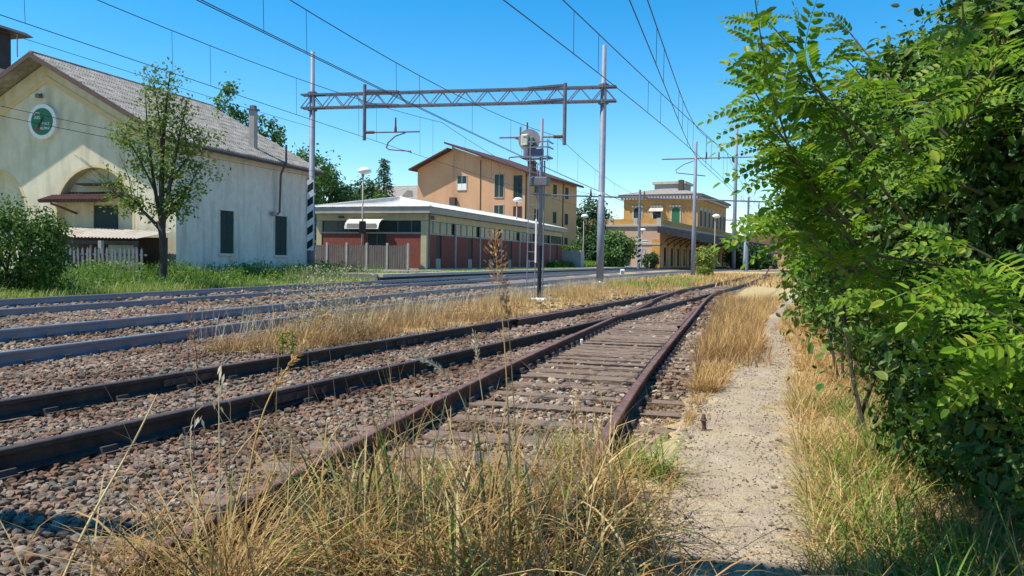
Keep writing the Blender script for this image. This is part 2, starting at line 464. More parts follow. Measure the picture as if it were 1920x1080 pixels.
gy = np.concatenate([[-900, -300, -100, -40, -15], np.arange(-5, 60, 1.0), [64, 70, 80, 95, 120, 160, 220, 320, 500, 900, 2500]])
gx = np.concatenate([[-2500, -900, -400, -200, -100, -60], np.arange(-40, 30, 1.0), [32, 40, 60, 100, 200, 400, 900, 2500]])
GX, GY = np.meshgrid(gx, gy)
GZ = ballast_z(GX, GY) - .035
V = np.stack([GX, GY, GZ], -1).reshape(-1, 3)
nc = len(gx)
i = np.arange((len(gy) - 1) * nc).reshape(len(gy) - 1, nc)[:, :-1].ravel()
ground = tag(npobj('ground', V, np.stack([i, i + 1, i + nc + 1, i + nc], -1), None, M['soil'], smooth=True), kind="structure")

ys_bed = np.concatenate([np.arange(0.5, 30, .35), np.arange(30, 90, 1.0), np.arange(90, 180, 4)])
right_edge = lambda y: np.where(y < 34, fA(y) + 1.38, fB(y) + 1.3)
bed = sheet('ballast_bed', lambda y: fD(y) - 2.4, right_edge, ys_bed, 46, lambda X, Y: ballast_z(X, Y) - .012 + rng.normal(0, .006, X.shape), M['ballast'])
sheet('verge', lambda y: fC(y) + 2.0 + .5 * np.clip((14 - y) / 4, 0, 1), lambda y: fB(y) - 1.75 - .6 * np.clip((14 - y) / 4, 0, 1),
      np.concatenate([np.arange(10.5, 40, .5), np.arange(40, 120, 2)]), 9, lambda X, Y: ballast_z(X, Y) + .012 + rng.normal(0, .012, X.shape), M['verge'], .12)
sheet('weedy_bank', lambda y: fD(y) - 22, lambda y: fD(y) - 2.2, np.arange(6, 60, .8), 30,
      lambda X, Y: ballast_z(X, Y) + .004 + rng.normal(0, .02, X.shape), M['green_soil'], .15)
sheet('right_verge', lambda y: right_edge(y) - .05, lambda y: right_edge(y) + 4.5, np.concatenate([np.arange(0.5, 30, .4), np.arange(30, 90, 2)]), 16,
      lambda X, Y: .004 + rng.normal(0, .012, X.shape), M['verge'], .10)
PATH_Y = [0.5, 3.2, 3.62, 6.95, 11.9, 15, 22, 35]
PATH_L = [-0.40, .47, .57, 1.62, 3.76, 4.66, 7.3, 12.3]
PATH_R = [0.42, 1.22, 1.40, 2.46, 4.22, 5.0, 7.6, 12.6]
pl = lambda y: np.interp(y, PATH_Y, PATH_L)
pr = lambda y: np.interp(y, PATH_Y, PATH_R)
def path_z(X, Y):
    t = (X - pl(Y)) / (pr(Y) - pl(Y))
    return .016 + .018 * np.clip(np.sin(np.pi * np.clip(t, 0, 1)), 0, 1) + rng.normal(0, .003, X.shape)
PATH_N = 17
path = sheet('footpath', lambda y: pl(y) - .09, lambda y: pr(y) + .09, np.arange(1.0, 34, .12), PATH_N, path_z, M['path'], .045)
at_ = path.data.attributes.new('across', 'FLOAT', 'POINT')
at_.data.foreach_set('value', np.tile(np.linspace(-1, 1, PATH_N), len(path.data.vertices) // PATH_N).astype(np.float32))
nt = M['path'].node_tree
pb = nt.nodes['Principled BSDF']
old = pb.inputs['Base Color'].links[0].from_socket
an = nt.nodes.new('ShaderNodeAttribute'); an.attribute_name = 'across'
ab = nt.nodes.new('ShaderNodeMath'); ab.operation = 'ABSOLUTE'
nt.links.new(an.outputs['Fac'], ab.inputs[0])
tc_ = nt.nodes.new('ShaderNodeTexCoord')
nz = nt.nodes.new('ShaderNodeTexNoise'); nz.inputs['Scale'].default_value = 5.0; nz.inputs['Detail'].default_value = 10
nt.links.new(tc_.outputs['Object'], nz.inputs['Vector'])
ma = nt.nodes.new('ShaderNodeMath'); ma.operation = 'MULTIPLY_ADD'
nt.links.new(nz.outputs['Fac'], ma.inputs[0]); ma.inputs[1].default_value = 1.5
nt.links.new(ab.outputs[0], ma.inputs[2])
rr_ = ramp_node(nt, [(0, 0, 0), (1, 1, 1)], [0.70, 0.86])
dv = nt.nodes.new('ShaderNodeMath'); dv.operation = 'MULTIPLY'; dv.inputs[1].default_value = .5
nt.links.new(ma.outputs[0], dv.inputs[0]); nt.links.new(dv.outputs[0], rr_.inputs[0])
nf = nt.nodes.new('ShaderNodeTexNoise'); nf.inputs['Scale'].default_value = 70; nf.inputs['Detail'].default_value = 8
nt.links.new(tc_.outputs['Object'], nf.inputs['Vector'])
litter = ramp_node(nt, [(0.34, 0.245, 0.115), (0.52, 0.40, 0.20), (0.60, 0.48, 0.27)], [.35, .5, .65])
nt.links.new(nf.outputs['Fac'], litter.inputs[0])
grain = ramp_node(nt, [(.72, .71, .70), (1.0, 1.0, 1.0), (1.2, 1.18, 1.15)], [.34, .5, .66])
nt.links.new(nf.outputs['Fac'], grain.inputs[0])
mg = nt.nodes.new('ShaderNodeMix'); mg.data_type = 'RGBA'; mg.blend_type = 'MULTIPLY'; mg.inputs[0].default_value = .9
nt.links.new(old, mg.inputs[6]); nt.links.new(grain.outputs[0], mg.inputs[7])
mm = nt.nodes.new('ShaderNodeMix'); mm.data_type = 'RGBA'
nt.links.new(rr_.outputs[0], mm.inputs[0]); nt.links.new(mg.outputs[2], mm.inputs[6]); nt.links.new(litter.outputs[0], mm.inputs[7])
nt.links.new(mm.outputs[2], pb.inputs['Base Color'])

# platform: slab with a stone edge course, each edging block its own piece
py = np.arange(39, 170, 2.9)
pe_x, pe_y = offset_line(fD, py, 1.8)
pf_x, pf_y = offset_line(fD, py, 26)
mb = MB()
n = len(py)
vs = [(pe_x[k] - .3, pe_y[k], .45) for k in range(n)] + [(pf_x[k], pf_y[k], .45) for k in range(n)] + [(pe_x[k] - .3, pe_y[k], -.1) for k in range(n)] + [(pf_x[k], pf_y[k], -.1) for k in range(n)]
fs = []
for k in range(n - 1):
    fs.append((k, k + 1, n + k + 1, n + k))
    fs.append((2 * n + k, 2 * n + k + 1, k + 1, k))
fs.append((2 * n, 0, n, 3 * n))
platform = tag(mb.add(vs, fs).build('platform', M['asphalt']), kind="structure")
for k in range(n - 1):
    a, b = Vector((pe_x[k], pe_y[k], 0)), Vector((pe_x[k + 1], pe_y[k + 1], 0))
    t = (b - a).normalized(); nrm = Vector((-t.y, t.x, 0))
    b = b - t * .02
    m2 = MB().extr([a + Vector((0, 0, .30)), a + nrm * .42 + Vector((0, 0, .30)), a + nrm * .42 + Vector((0, 0, .462)), a + Vector((0, 0, .462))], b - a)
    m2.build('edge_block', M['stonework'], platform)
    MB().extr([a + nrm * .14 + Vector((0, 0, -.1)), a + nrm * .29 + Vector((0, 0, -.1)), a + nrm * .29 + Vector((0, 0, .299)), a + nrm * .14 + Vector((0, 0, .299))], b - a).build('base_block', M['canopy_dark'], platform)

# ------------------------------------------------------------------ tracks
def rail_profile(h, hw=.036, fw=.065):
    return [(-fw, 0), (fw, 0), (fw, .012), (.012, .03), (.010, h - .045), (hw, h - .036), (hw, h - .006), (hw - .008, h), (-hw + .008, h), (-hw, h - .006), (-hw, h - .036), (-.010, h - .045), (-.012, .03), (-fw, .012)]

def sweep(name, xs, ys, z0, prof, m, parent):
    """sweep a cross-section along a plan curve; z0 may be an array"""
    k, p = len(xs), len(prof)
    P = np.stack([xs, ys], -1)
    T = np.gradient(P, axis=0)
    T /= np.linalg.norm(T, axis=1)[:, None]
    N = np.stack([T[:, 1], -T[:, 0]], -1)
    prof = np.array(prof)
    V = np.zeros((k, p, 3))
    V[:, :, :2] = P[:, None, :] + N[:, None, :] * prof[None, :, 0, None]
    V[:, :, 2] = np.broadcast_to(np.asarray(z0, float), (k,))[:, None] + prof[None, :, 1]
    i = (np.arange(k - 1) * p)[:, None] + np.arange(p)
    j = (np.arange(k - 1) * p)[:, None] + (np.arange(p) + 1) % p
    Q = np.stack([i, j, j + p, i + p], -1).reshape(-1, 4)
    return npobj(name, V.reshape(-1, 3), Q, None, m, parent)

def sleeper_mesh(L, w, h, wob):
    mb = MB().bbox(-L / 2, L / 2, -w / 2, w / 2, -h, 0, .012)
    mb.v = [(x + random.uniform(-wob, wob) * 2, y + random.uniform(-wob, wob), z + random.uniform(-wob, wob) * .4) for x, y, z in mb.v]
    return mb

timber_meshes = []
for k in range(6):
    me = sleeper_mesh(2.45, .20, .14, .014).mesh('sleeper')
    me.materials.append(M['timber']); timber_meshes.append(me)
conc_me = sleeper_mesh(2.3, .28, .18, .004).mesh('sleeper'); conc_me.materials.append(M['concrete'])
cprof = [(-.15, 0), (.15, 0), (.15, .02), (.128, .022), (.118, .062), (.088, .062), (.078, .022), (-.078, .022), (-.088, .062), (-.118, .062), (-.128, .022), (-.15, .02)]
clip_me = MB().extr([(x, -.055, z) for x, z in cprof], (0, .11, 0)).mesh('rail_fastening'); clip_me.materials.append(M['clip'])
chair_me = MB().extr([(x * .92, -.06, z * .8) for x, z in cprof], (0, .12, 0)).mesh('chair_plate'); chair_me.materials.append(M['darkrail'])

def put(me, name, parent, loc, rz, ry=0.0):
    o = bpy.data.objects.new(name, me); COL.objects.link(o)
    o.parent = parent; o.location = loc; o.rotation_euler = (0, ry, rz)
    return o

def fishplate(parent, f, y, off, z, side):
    """rail joint: plate with four bolt heads, facing the camera side"""
    xs, yv = offset_line(f, [y], off)
    sl = (f(y + .1) - f(y - .1)) / .2
    rz = -math.atan(float(sl))
    mb = MB().bbox(.014, .03, -.36, .36, .035, .105, .004)
    o = mb.build('fishplate', M['rust'], parent)
    o.location = (xs[0], yv[0], z); o.rotation_euler = (0, 0, rz)
    for b in (-.27, -.09, .09, .27):
        bm = MB()
        ring = [(.03, b + .021 * math.cos(a * math.pi / 3), .07 + .021 * math.sin(a * math.pi / 3)) for a in range(6)]
        bm.extr(ring, (.03, 0, 0))
        bm.build('bolt', M['rust'], o)

def rail_pair(track, f, y0, y1, zl, zr, h, m, polish=False):
    ys = np.concatenate([np.arange(y0, min(30, y1), .4), np.arange(max(30, y0), y1 + .01, 1.5)])
    for off, z in ((.75, zl), (-.75, zr)):
        xs, yv = offset_line(f, ys, off)
        r = sweep('rail', xs, yv, z, rail_profile(h), m, track)
        if polish:
            sweep('running_surface', xs, yv, z + h, [(-.030, .0), (.030, .0), (.028, .004), (-.028, .004)], M['polish'], r)

# track A: rusty siding that runs under the dry grass in front of the camera
tA = empty('railway_track', (0, 0, 0), 0, 'rusty siding track with weathered timber sleepers beside the footpath', 'railway track', 'tracks in the yard')
rail_pair(tA, lambda y: fA(y), 1.2, 33.9, 0.002, 0.002, .15, M['rust'])
y = 1.5
ka = 0
while y < 33:
    dense = 8.3 < y < 17
    x = float(fA(y)); sl = float(fA(y + .1) - fA(y - .1)) / .2
    rz = -math.atan(sl) + random.uniform(-.03, .03)
    me = timber_meshes[ka % 6]
    put(me, 'sleeper', tA, (x + random.uniform(-.05, .05), y, (.028 if dense else .014) + random.uniform(-.008, .006)), rz)
    for off in (.75, -.75):
        xo, yo = offset_line(lambda q: fA(q), [y], off)
        put(chair_me, 'chair_plate', tA, (xo[0], yo[0], .03 if dense else .004), rz)
    ka += 1
    y += (random.uniform(.35, .42) if dense else random.uniform(.56, .64))

# track B: black siding through the turnout
tB = empty('railway_track', (0, 0, 0), 0, 'black railed siding track curving from lower left into the points', 'railway track', 'tracks in the yard')
rail_pair(tB, fB, 1.5, 72, 0.002, 0.002, .15, M['darkrail'])
y, kb = 2.4, 0
while y < 44:
    x = float(fB(y)); sl = float(fB(y + .1) - fB(y - .1)) / .2
    buried = y < 15
    put(timber_meshes[kb % 6], 'sleeper', tB, (x, y, -.03 if buried else .008), -math.atan(sl) + random.uniform(-.02, .02))
    for off in (.75, -.75):
        xo, yo = offset_line(fB, [y], off)
        put(chair_me, 'chair_plate', tB, (xo[0], yo[0], -.006), -math.atan(sl))
    kb += 1
    y += .62 if buried else .58
fishplate(tB, fB, 7.55, .75, .002, 1)
fishplate(tB, fB, 7.35, -.75, .002, 1)
fishplate(tB, fB, 11.35, .75, .002, 1)
fishplate(tA, fA, 12.6, -.75, .002, 1)
# turnout pieces: check rails, wing rails, rodding, tie bars
for f, off, y0, y1, par in ((fB, .67, 15.0, 21.0, tB), (fA, -.67, 14.5, 20.5, tA), (fB, -.66, 17.5, 22.0, tB), (fA, .66, 17.5, 23.0, tA)):
    ys = np.arange(y0, y1, .4)
    xs, yv = offset_line(lambda q: f(q), ys, off)
    sweep('check_rail', xs, yv, .004, rail_profile(.145, .03, .04), M['rust'], par)
for yy in (28.5, 30.0):
    x = float(fB(yy))
    MB().bar((x - .95, yy + .3, .05), (x + 1.2, yy - .45, .05), .05, .04).build('tie_bar', M['rust'], tB)
for yy, f, par in ((12.0, fA, tA),):
    xo, yo = offset_line(lambda q: f(q), [yy], .66)
    MB().bbox(-.02, .02, -.03, .03, 0, .09, .008).build('white_marker_block', M['white'], par).location = (xo[0] + .05, yo[0], .0)

# main tracks C and D
def main_track(f, zr, zl, label, ymax):
    t = empty('railway_track', (0, 0, 0), 0, label, 'railway track', 'tracks in the yard')
    h = .17
    rail_pair(t, f, 6.5, 170, zl - h, zr - h, h, M['mainrail'], True)
    y, k = 7.0, 0
    while y < ymax:
        sl = (f(y + .1) - f(y - .1)) / .2
        rz = -math.atan(sl)
        zc = (zl + zr) / 2 - h - .022
        put(conc_me, 'sleeper', t, (f(y), y, zc), rz, math.atan((zl - zr) / 1.5))
        for off, z in ((.75, zl), (-.75, zr)):
            xo, yo = offset_line(f, [y], off)
            put(clip_me, 'rail_fastening', t, (xo[0], yo[0], z - h - .012), rz)
        y += .58
    return t
tC = main_track(fC, .10, .20, 'nearer main line track with bright running rails and clips', 42)
tD = main_track(fD, .12, .22, 'farther main line track along the green weedy bank', 48)

# ------------------------------------------------------------------ ballast stones
ico = bmesh.new()
bmesh.ops.create_icosphere(ico, subdivisions=1, radius=1.0)
ICO_V = np.array([v.co[:] for v in ico.verts]); ICO_F = np.array([[v.index for v in f.verts] for f in ico.faces])
ico.free()

def rot_mats(n):
    q = rng.normal(size=(n, 4)); q /= np.linalg.norm(q, axis=1)[:, None]
    w, x, y, z = q.T
    return np.stack([np.stack([1 - 2 * (y * y + z * z), 2 * (x * y - z * w), 2 * (x * z + y * w)], -1),
                     np.stack([2 * (x * y + z * w), 1 - 2 * (x * x + z * z), 2 * (y * z - x * w)], -1),
                     np.stack([2 * (x * z - y * w), 2 * (y * z + x * w), 1 - 2 * (x * x + y * y)], -1)], 1)

def yaw_mats(n, tilt=.5):
    a = rng.uniform(0, 2 * math.pi, n)
    R1 = np.zeros((n, 3, 3)); R1[:, 0, 0] = np.cos(a); R1[:, 0, 1] = -np.sin(a); R1[:, 1, 0] = np.sin(a); R1[:, 1, 1] = np.cos(a); R1[:, 2, 2] = 1
    b = rng.normal(0, tilt, n)
    R2 = np.zeros((n, 3, 3)); R2[:, 0, 0] = 1; R2[:, 1, 1] = np.cos(b); R2[:, 1, 2] = -np.sin(b); R2[:, 2, 1] = np.sin(b); R2[:, 2, 2] = np.cos(b)
    return np.einsum('nij,njk->nik', R1, R2)

def stones_mesh(P, S):
    n = len(P)
    V = ICO_V[None] * (1 + rng.uniform(-.36, .30, (n, 12, 1)))
    sc = np.stack([S * rng.uniform(.95, 1.45, n), S * rng.uniform(.75, 1.1, n), S * rng.uniform(.45, .8, n)], -1)
    V = V * sc[:, None, :]
    V = np.einsum('nij,nkj->nki', yaw_mats(n), V) + P[:, None, :]
    F = ICO_F[None] + (np.arange(n) * 12)[:, None, None]
    return V.reshape(-1, 3), F.reshape(-1, 3)

allP, allS = [], []
for y0, y1, c in ((1.2, 7, .041), (7, 13, .053), (13, 21, .080), (21, 36, .14)):
    for yy in np.arange(y0, y1, c):
        xl = max(-.72 * yy - 1.5, float(fD(yy)) - 2.3); xr = float(right_edge(yy)) + .1
        xs = np.arange(xl, xr, c)
        k = len(xs)
        X = xs + rng.uniform(-.5, .5, k) * c; Y = yy + rng.uniform(-.5, .5, k) * c
        allP.append(np.stack([X, Y, ballast_z(X, Y) + rng.uniform(-.25, .35, k) * c], -1))
        allS.append(np.full(k, c * .56) * rng.uniform(.75, 1.35, k))
P = np.concatenate(allP); S = np.concatenate(allS)
_s = (fA(P[:, 1]) - P[:, 0]) / 1.035
P[:, 2] += np.where((np.abs(_s) > .8) & (np.abs(_s) < 1.35) & (P[:, 1] > 7.5) & (P[:, 1] < 20), .024, 0)
keep = np.ones(len(P), bool)
X, Y = P[:, 0], P[:, 1]
def slope(f, y): return (f(y + .1) - f(y - .1)) / .2
for f in (fA, fB, fC, fD):
    s = (f(Y) - X) / np.hypot(1, slope(f, Y))
    near_rail = (np.abs(np.abs(s) - .75) < .062 + S * .5)
    keep &= ~near_rail
sA = (fA(Y) - X) / np.hypot(1, slope(fA, Y))
on_timber = (np.abs(sA) < .72) & (Y > 8.0) & (Y < 18)
keep &= ~(on_timber & (rng.random(len(Y)) < .74))
near_timber = (np.abs(sA) < .9) & (Y <= 8.0) & (Y > 4.5)
keep &= ~(near_timber & (rng.random(len(Y)) < .36))
vl = fC(Y) + 2.15 + .5 * np.clip((14 - Y) / 4, 0, 1); vr = fB(Y) - 1.9 - .6 * np.clip((14 - Y) / 4, 0, 1)
keep &= ~((X > vl) & (X < vr) & (Y > 10.8) & (rng.random(len(Y)) < .92))
edge = X > right_edge(Y) - .35
keep &= ~(edge & (rng.random(len(Y)) < .5))
for f in (fC, fD):
    s = np.abs(fC(Y) - X if f is fC else fD(Y) - X)
    keep &= ~((s < .68) & (rng.random(len(Y)) < .12))
P, S = P[keep], S[keep]
X, Y = P[:, 0], P[:, 1]
pale = ((fA(Y) - X) < .9) & (Y > 5.5) & (Y < 18) & (rng.random(len(Y)) < .55)
infr = (X / Y > -.63) & (X < -.95 + .2 * (Y - 3)) & (Y > 3.15)
order = np.argsort(np.where(infr, Y, 99))
sel = order[:300]
rest = np.ones(len(P), bool); rest[sel] = False
stone_meshes = []
for k in range(14):
    V, F = stones_mesh(np.zeros((1, 3)), np.array([1.0]))
    me = bpy.data.meshes.new('stone')
    me.from_pydata(V.tolist(), [], F.tolist()); me.materials.append(M['stone'])
    stone_meshes.append(me)
for k, j in enumerate(sel):
    o = bpy.data.objects.new('stone', stone_meshes[k % 14]); COL.objects.link(o)
    o.parent = bed; o.location = P[j].tolist(); s = float(S[j]); o.scale = (s, s, s)
    o.rotation_euler = (random.uniform(-.5, .5), random.uniform(-.5, .5), random.uniform(0, 6.28))
dr = np.minimum(np.abs(np.abs((fA(Y) - X) / 1.035) - .75), np.abs(np.abs((fB(Y) - X) / 1.09) - .75))
stained = rest & ~pale & (dr < .34) & (rng.random(len(Y)) < np.clip(1.25 - dr * 3.2, 0, .8))
for nm, msk, mt in (('loose_stones', rest & ~pale & ~stained, 'stone'), ('pale_stones', rest & pale, 'pale_stone'), ('rust_stained_stones', stained, 'rusty_stone')):
    V, F = stones_mesh(P[msk], S[msk])
    tag(npobj(nm, V, None, F, M[mt], bed), kind="stuff")
# pebbles on the path
k = 6500
yy = 2.9 + 14 * rng.random(k) ** 1.8
xx = pl(yy) + (pr(yy) - pl(yy)) * rng.random(k)
ss = rng.uniform(.003, .008, k); ss[:40] = rng.uniform(.012, .022, 40)
V, F = stones_mesh(np.stack([xx, yy, np.full(k, .034)], -1), ss)
tag(npobj('pebbles', V, None, F, M['pale_stone'], path), kind="stuff")
k = 2600
yy = 4.2 + 12 * rng.random(k) ** 1.3
xx = right_edge(yy) - .15 + np.abs(rng.normal(0, .30, k))
V, F = stones_mesh(np.stack([xx, yy, np.full(k, .012)], -1), rng.uniform(.010, .03, k))
tag(npobj('strewn_stones', V, None, F, M['pale_stone'], bed), kind="stuff")

# ------------------------------------------------------------------ grass and leaf generators
def blades(P, L, w, tilt, bend, az=None, lv=3):
    """curved tapering grass blades; returns V, quads, tris"""
    n = len(P)
    az = rng.uniform(0, 2 * math.pi, n) if az is None else az
    dirv = np.stack([np.cos(az), np.sin(az), np.zeros(n)], -1)
    side = np.stack([-np.sin(az), np.cos(az), np.zeros(n)], -1)
    wf = np.linspace(1, .55, lv)
    c = P.astype(float).copy()
    V = np.zeros((n, 2 * lv + 1, 3))
    for i in range(lv + 1):
        if i < lv:
            V[:, 2 * i] = c - side * (w * wf[i] / 2)[:, None]
            V[:, 2 * i + 1] = c + side * (w * wf[i] / 2)[:, None]
            a = tilt + bend * (i + .5) / lv
            c = c + (dirv * np.sin(a)[:, None] + np.array([0, 0, 1]) * np.cos(a)[:, None]) * (L / lv)[:, None]
        else:
            V[:, 2 * lv] = c
    base = (np.arange(n) * (2 * lv + 1))[:, None]
    Q = np.concatenate([base + np.array([[2 * i, 2 * i + 1, 2 * i + 3, 2 * i + 2]]) for i in range(lv - 1)], 0)
    T = base + np.array([[2 * lv - 2, 2 * lv - 1, 2 * lv]])
    return V.reshape(-1, 3), Q, T

def grass(name, m, P, L, w, tilt=(0, .5), bend=(.3, 1.4), lv=3, parent=None, kind="stuff", label=None, cat=None):
    n = len(P)
    L = np.broadcast_to(L, (n,)) if np.ndim(L) else np.full(n, L)
    V, Q, T = blades(P, L * rng.uniform(.55, 1.2, n), np.full(n, w) * rng.uniform(.6, 1.3, n), rng.uniform(*tilt, n), rng.uniform(*bend, n), lv=lv)
    o = npobj(name, V, Q, T, m, parent)
    return tag(o, label, cat, kind=kind)

def patchy(P, scale=1.0, thr=0.0, seed=0.0):
    """keep the points that fall in irregular patches"""
    x, y = P[:, 0] / scale + seed, P[:, 1] / scale
    v = np.sin(1.7 * x + .8 * np.sin(2.3 * y)) + np.sin(1.3 * y + 1.1 * np.sin(1.9 * x + 2)) + .6 * np.sin(4.1 * x - 3.3 * y) + rng.normal(0, .35, len(P))
    return P[v > thr]

def basis(d, up):
    d = d / np.linalg.norm(d, axis=1)[:, None]
    s = np.cross(up, d); s /= np.maximum(np.linalg.norm(s, axis=1), 1e-6)[:, None]
    u = np.cross(d, s)
    return np.stack([d, s, u], -1)          # columns: along leaf, side, normal

def leaves(P, size, Nrm, ratio=.55, fold=.18):
    """folded four-point leaves, axis random in the plane across Nrm"""
    n = len(P)
    r = rng.normal(size=(n, 3))
    r[:, 2] -= .4
    d = np.cross(np.cross(Nrm, r), Nrm)
    B = basis(d, Nrm)
    t = np.array([[0, 0, 0], [.45, ratio / 2, fold * ratio], [.45, -ratio / 2, fold * ratio], [1, 0, -.05]])
    V = np.einsum('nij,kj->nki', B, t) * size[:, None, None] + P[:, None, :]
    b = (np.arange(n) * 4)[:, None]
    return V.reshape(-1, 3), np.concatenate([b + np.array([[0, 3, 1]]), b + np.array([[0, 2, 3]])], 0)

def fine_leaves(P, size, Nrm, ratio=.55):
    """six-point folded leaves"""
    n = len(P)
    r = rng.normal(size=(n, 3)); r[:, 2] -= .5
    B = basis(np.cross(np.cross(Nrm, r), Nrm), Nrm)
    w = ratio / 2
    t = np.array([[0, 0, 0], [.28, w * .9, .10 * ratio], [.68, w * .8, .08 * ratio], [1, 0, -.08], [.68, -w * .8, .08 * ratio], [.28, -w * .9, .10 * ratio]])
    V = np.einsum('nij,kj->nki', B, t) * size[:, None, None] + P[:, None, :]
    b = (np.arange(n) * 6)[:, None]
    return V.reshape(-1, 3), np.concatenate([b + np.array([[0, 3, 2, 1]]), b + np.array([[0, 5, 4, 3]])], 0)

def ellipsoid_points(c, r, n, shell=.5, zmin=None):
    d = rng.normal(size=(n, 3)); d /= np.linalg.norm(d, axis=1)[:, None]
    rad = shell + (1 - shell) * rng.random(n) ** .6
    P = np.array(c) + d * np.array(r) * rad[:, None]
    return P, d

def clump_crown(name, parent, m, c, r, clumps, per, leaf, shell=.55, spread=.22, zfloor=.05, up=.5):
    """crown of leaf clumps scattered through an ellipsoid"""
    C, D = ellipsoid_points(c, r, clumps, shell)
    sz = spread * float(np.mean(r)) * rng.uniform(.6, 1.4, clumps)
    P = np.repeat(C, per, 0) + rng.normal(size=(clumps * per, 3)) * np.repeat(sz, per)[:, None] * .6
    N = np.repeat(D, per, 0) + rng.normal(size=(clumps * per, 3)) * .8
    N[:, 2] += up
    N /= np.linalg.norm(N, axis=1)[:, None]
    ok = P[:, 2] > zfloor
    P, N = P[ok], N[ok]
    V, T = leaves(P, leaf * rng.uniform(.6, 1.4, len(P)), N)
    return npobj(name, V, None, T, m, parent)

def wobble_line(a, b, k, amp):
    a, b = Vector(a), Vector(b)
    return [a.lerp(b, t / k) + Vector((random.uniform(-amp, amp), random.uniform(-amp, amp), random.uniform(-amp, amp) * .4)) * (0 if t in (0,) else 1) for t in range(k + 1)]

# ------------------------------------------------------------------ white gabled hall by the line
hall = empty('gabled_hall', (-14.78, 35, 0), RAD(-16), 'large cream gabled hall with lichen grey tile roof beside the track', 'building')
W_, LEN, EAVE, APEX = 14.0, 11.4, 6.3, 10.05
def arch(cx, r, zs, z0, n=18):
    pts = [(cx - r, z0)] + [(cx - r * math.cos(math.pi * k / n), zs + r * math.sin(math.pi * k / n)) for k in range(n + 1)] + [(cx + r, z0)]
    return pts
outer = [(-W_, -.1), (0, -.1), (0, EAVE), (-W_ / 2, APEX), (-W_, EAVE)]
holes = [arch(-4.4, 2.1, 3.06, .0), arch(-10.4, 2.1, 3.06, .0)]
loops = [[Vector((x, 0, z)) for x, z in outer]] + [[Vector((x, 0, z)) for x, z in reversed(h)] for h in holes]
tess = tessellate_polygon(loops)
flat = [p for l in loops for p in l]
mb = MB().add(flat, [tuple(reversed(t)) for t in tess])
for h in holes:
    k = len(h)
    mb.add([(x, 0, z) for x, z in h] + [(x, .45, z) for x, z in h], [(q, q + 1, k + q + 1, k + q) for q in range(k - 1)])
mb.build('gable_wall', M['cream'], hall)
for cx in (-4.4, -10.4):
    h = arch(cx, 2.1, 3.06, .0)
    MB().poly([(x, .45, z) for x, z in h]).build('niche_back', M['cream'], hall)
    o2 = arch(cx, 2.22, 3.06, .0)
    k = len(h)
    MB().add([(x, -.012, z) for x, z in h] + [(x, -.012, z) for x, z in o2] + [(x, 0.0, z) for x, z in o2],
             [(q, q + 1, k + q + 1, k + q) for q in range(k - 1)] + [(k + q, k + q + 1, 2 * k + q + 1, 2 * k + q) for q in range(k - 1)]).build('arch_trim', M['ochre'], hall)
# side wall with two shuttered windows
wins = [(3.05, 4.13, 1.36, 3.42), (7.69, 8.88, 1.32, 3.42)]
loops = [[Vector((0, a, b)) for a, b in ((0, -.1), (LEN, -.1), (LEN, EAVE), (0, EAVE))]] + [[Vector((0, a, b)) for a, b in ((y0, z0), (y0, z1), (y1, z1), (y1, z0))] for y0, y1, z0, z1 in wins]
tess = tessellate_polygon(loops)
mb = MB().add([p for l in loops for p in l], [tuple(t) for t in tess])
mb.build('side_wall', M['side_plaster'], hall)
MB().poly([(-W_, 0, -.1), (-W_, 0, EAVE), (-W_, LEN, EAVE), (-W_, LEN, -.1)]).build('side_wall', M['side_plaster'], hall)
MB().poly([(-W_, LEN, -.1), (-W_, LEN, EAVE), (-W_ / 2, LEN, APEX), (0, LEN, EAVE), (0, LEN, -.1)]).build('back_wall', M['side_plaster'], hall)
for y0, y1, z0, z1 in wins:
    w = MB()
    w.box(-.16, .03, y0 - .07, y0, z0 - .05, z1 + .07).box(-.16, .03, y1, y1 + .07, z0 - .05, z1 + .07).box(-.16, .03, y0, y1, z1, z1 + .07)
    wo = w.build('window', M['side_plaster'], hall)
    box('sill', M['side_plaster'], wo, -.1, .10, y0 - .12, y1 + .12, z0 - .11, z0 - .03)
    ym = (y0 + y1) / 2
    for a, b in ((y0, ym - .008), (ym + .008, y1)):
        sh = MB().box(-.09, -.04, a, b, z0 - .03, z1)
        z = z0 + .06
        while z < z1 - .1:
            sh.box(-.045, -.026, a + .06, b - .06, z, z + .05); z += .085
        sh.build('shutter', M['shutter'], wo)
# plinth and eave cornice
box('plinth', M['side_plaster'], hall, 0.002, .06, 0, LEN, -.1, .55)
MB().extr([(0.003, 0, EAVE - .38), (.16, 0, EAVE - .2), (.34, 0, EAVE - .06), (.34, 0, EAVE - .02), (.003, 0, EAVE - .02)], (0, LEN, 0)).build('cornice', M['side_plaster'], hall)
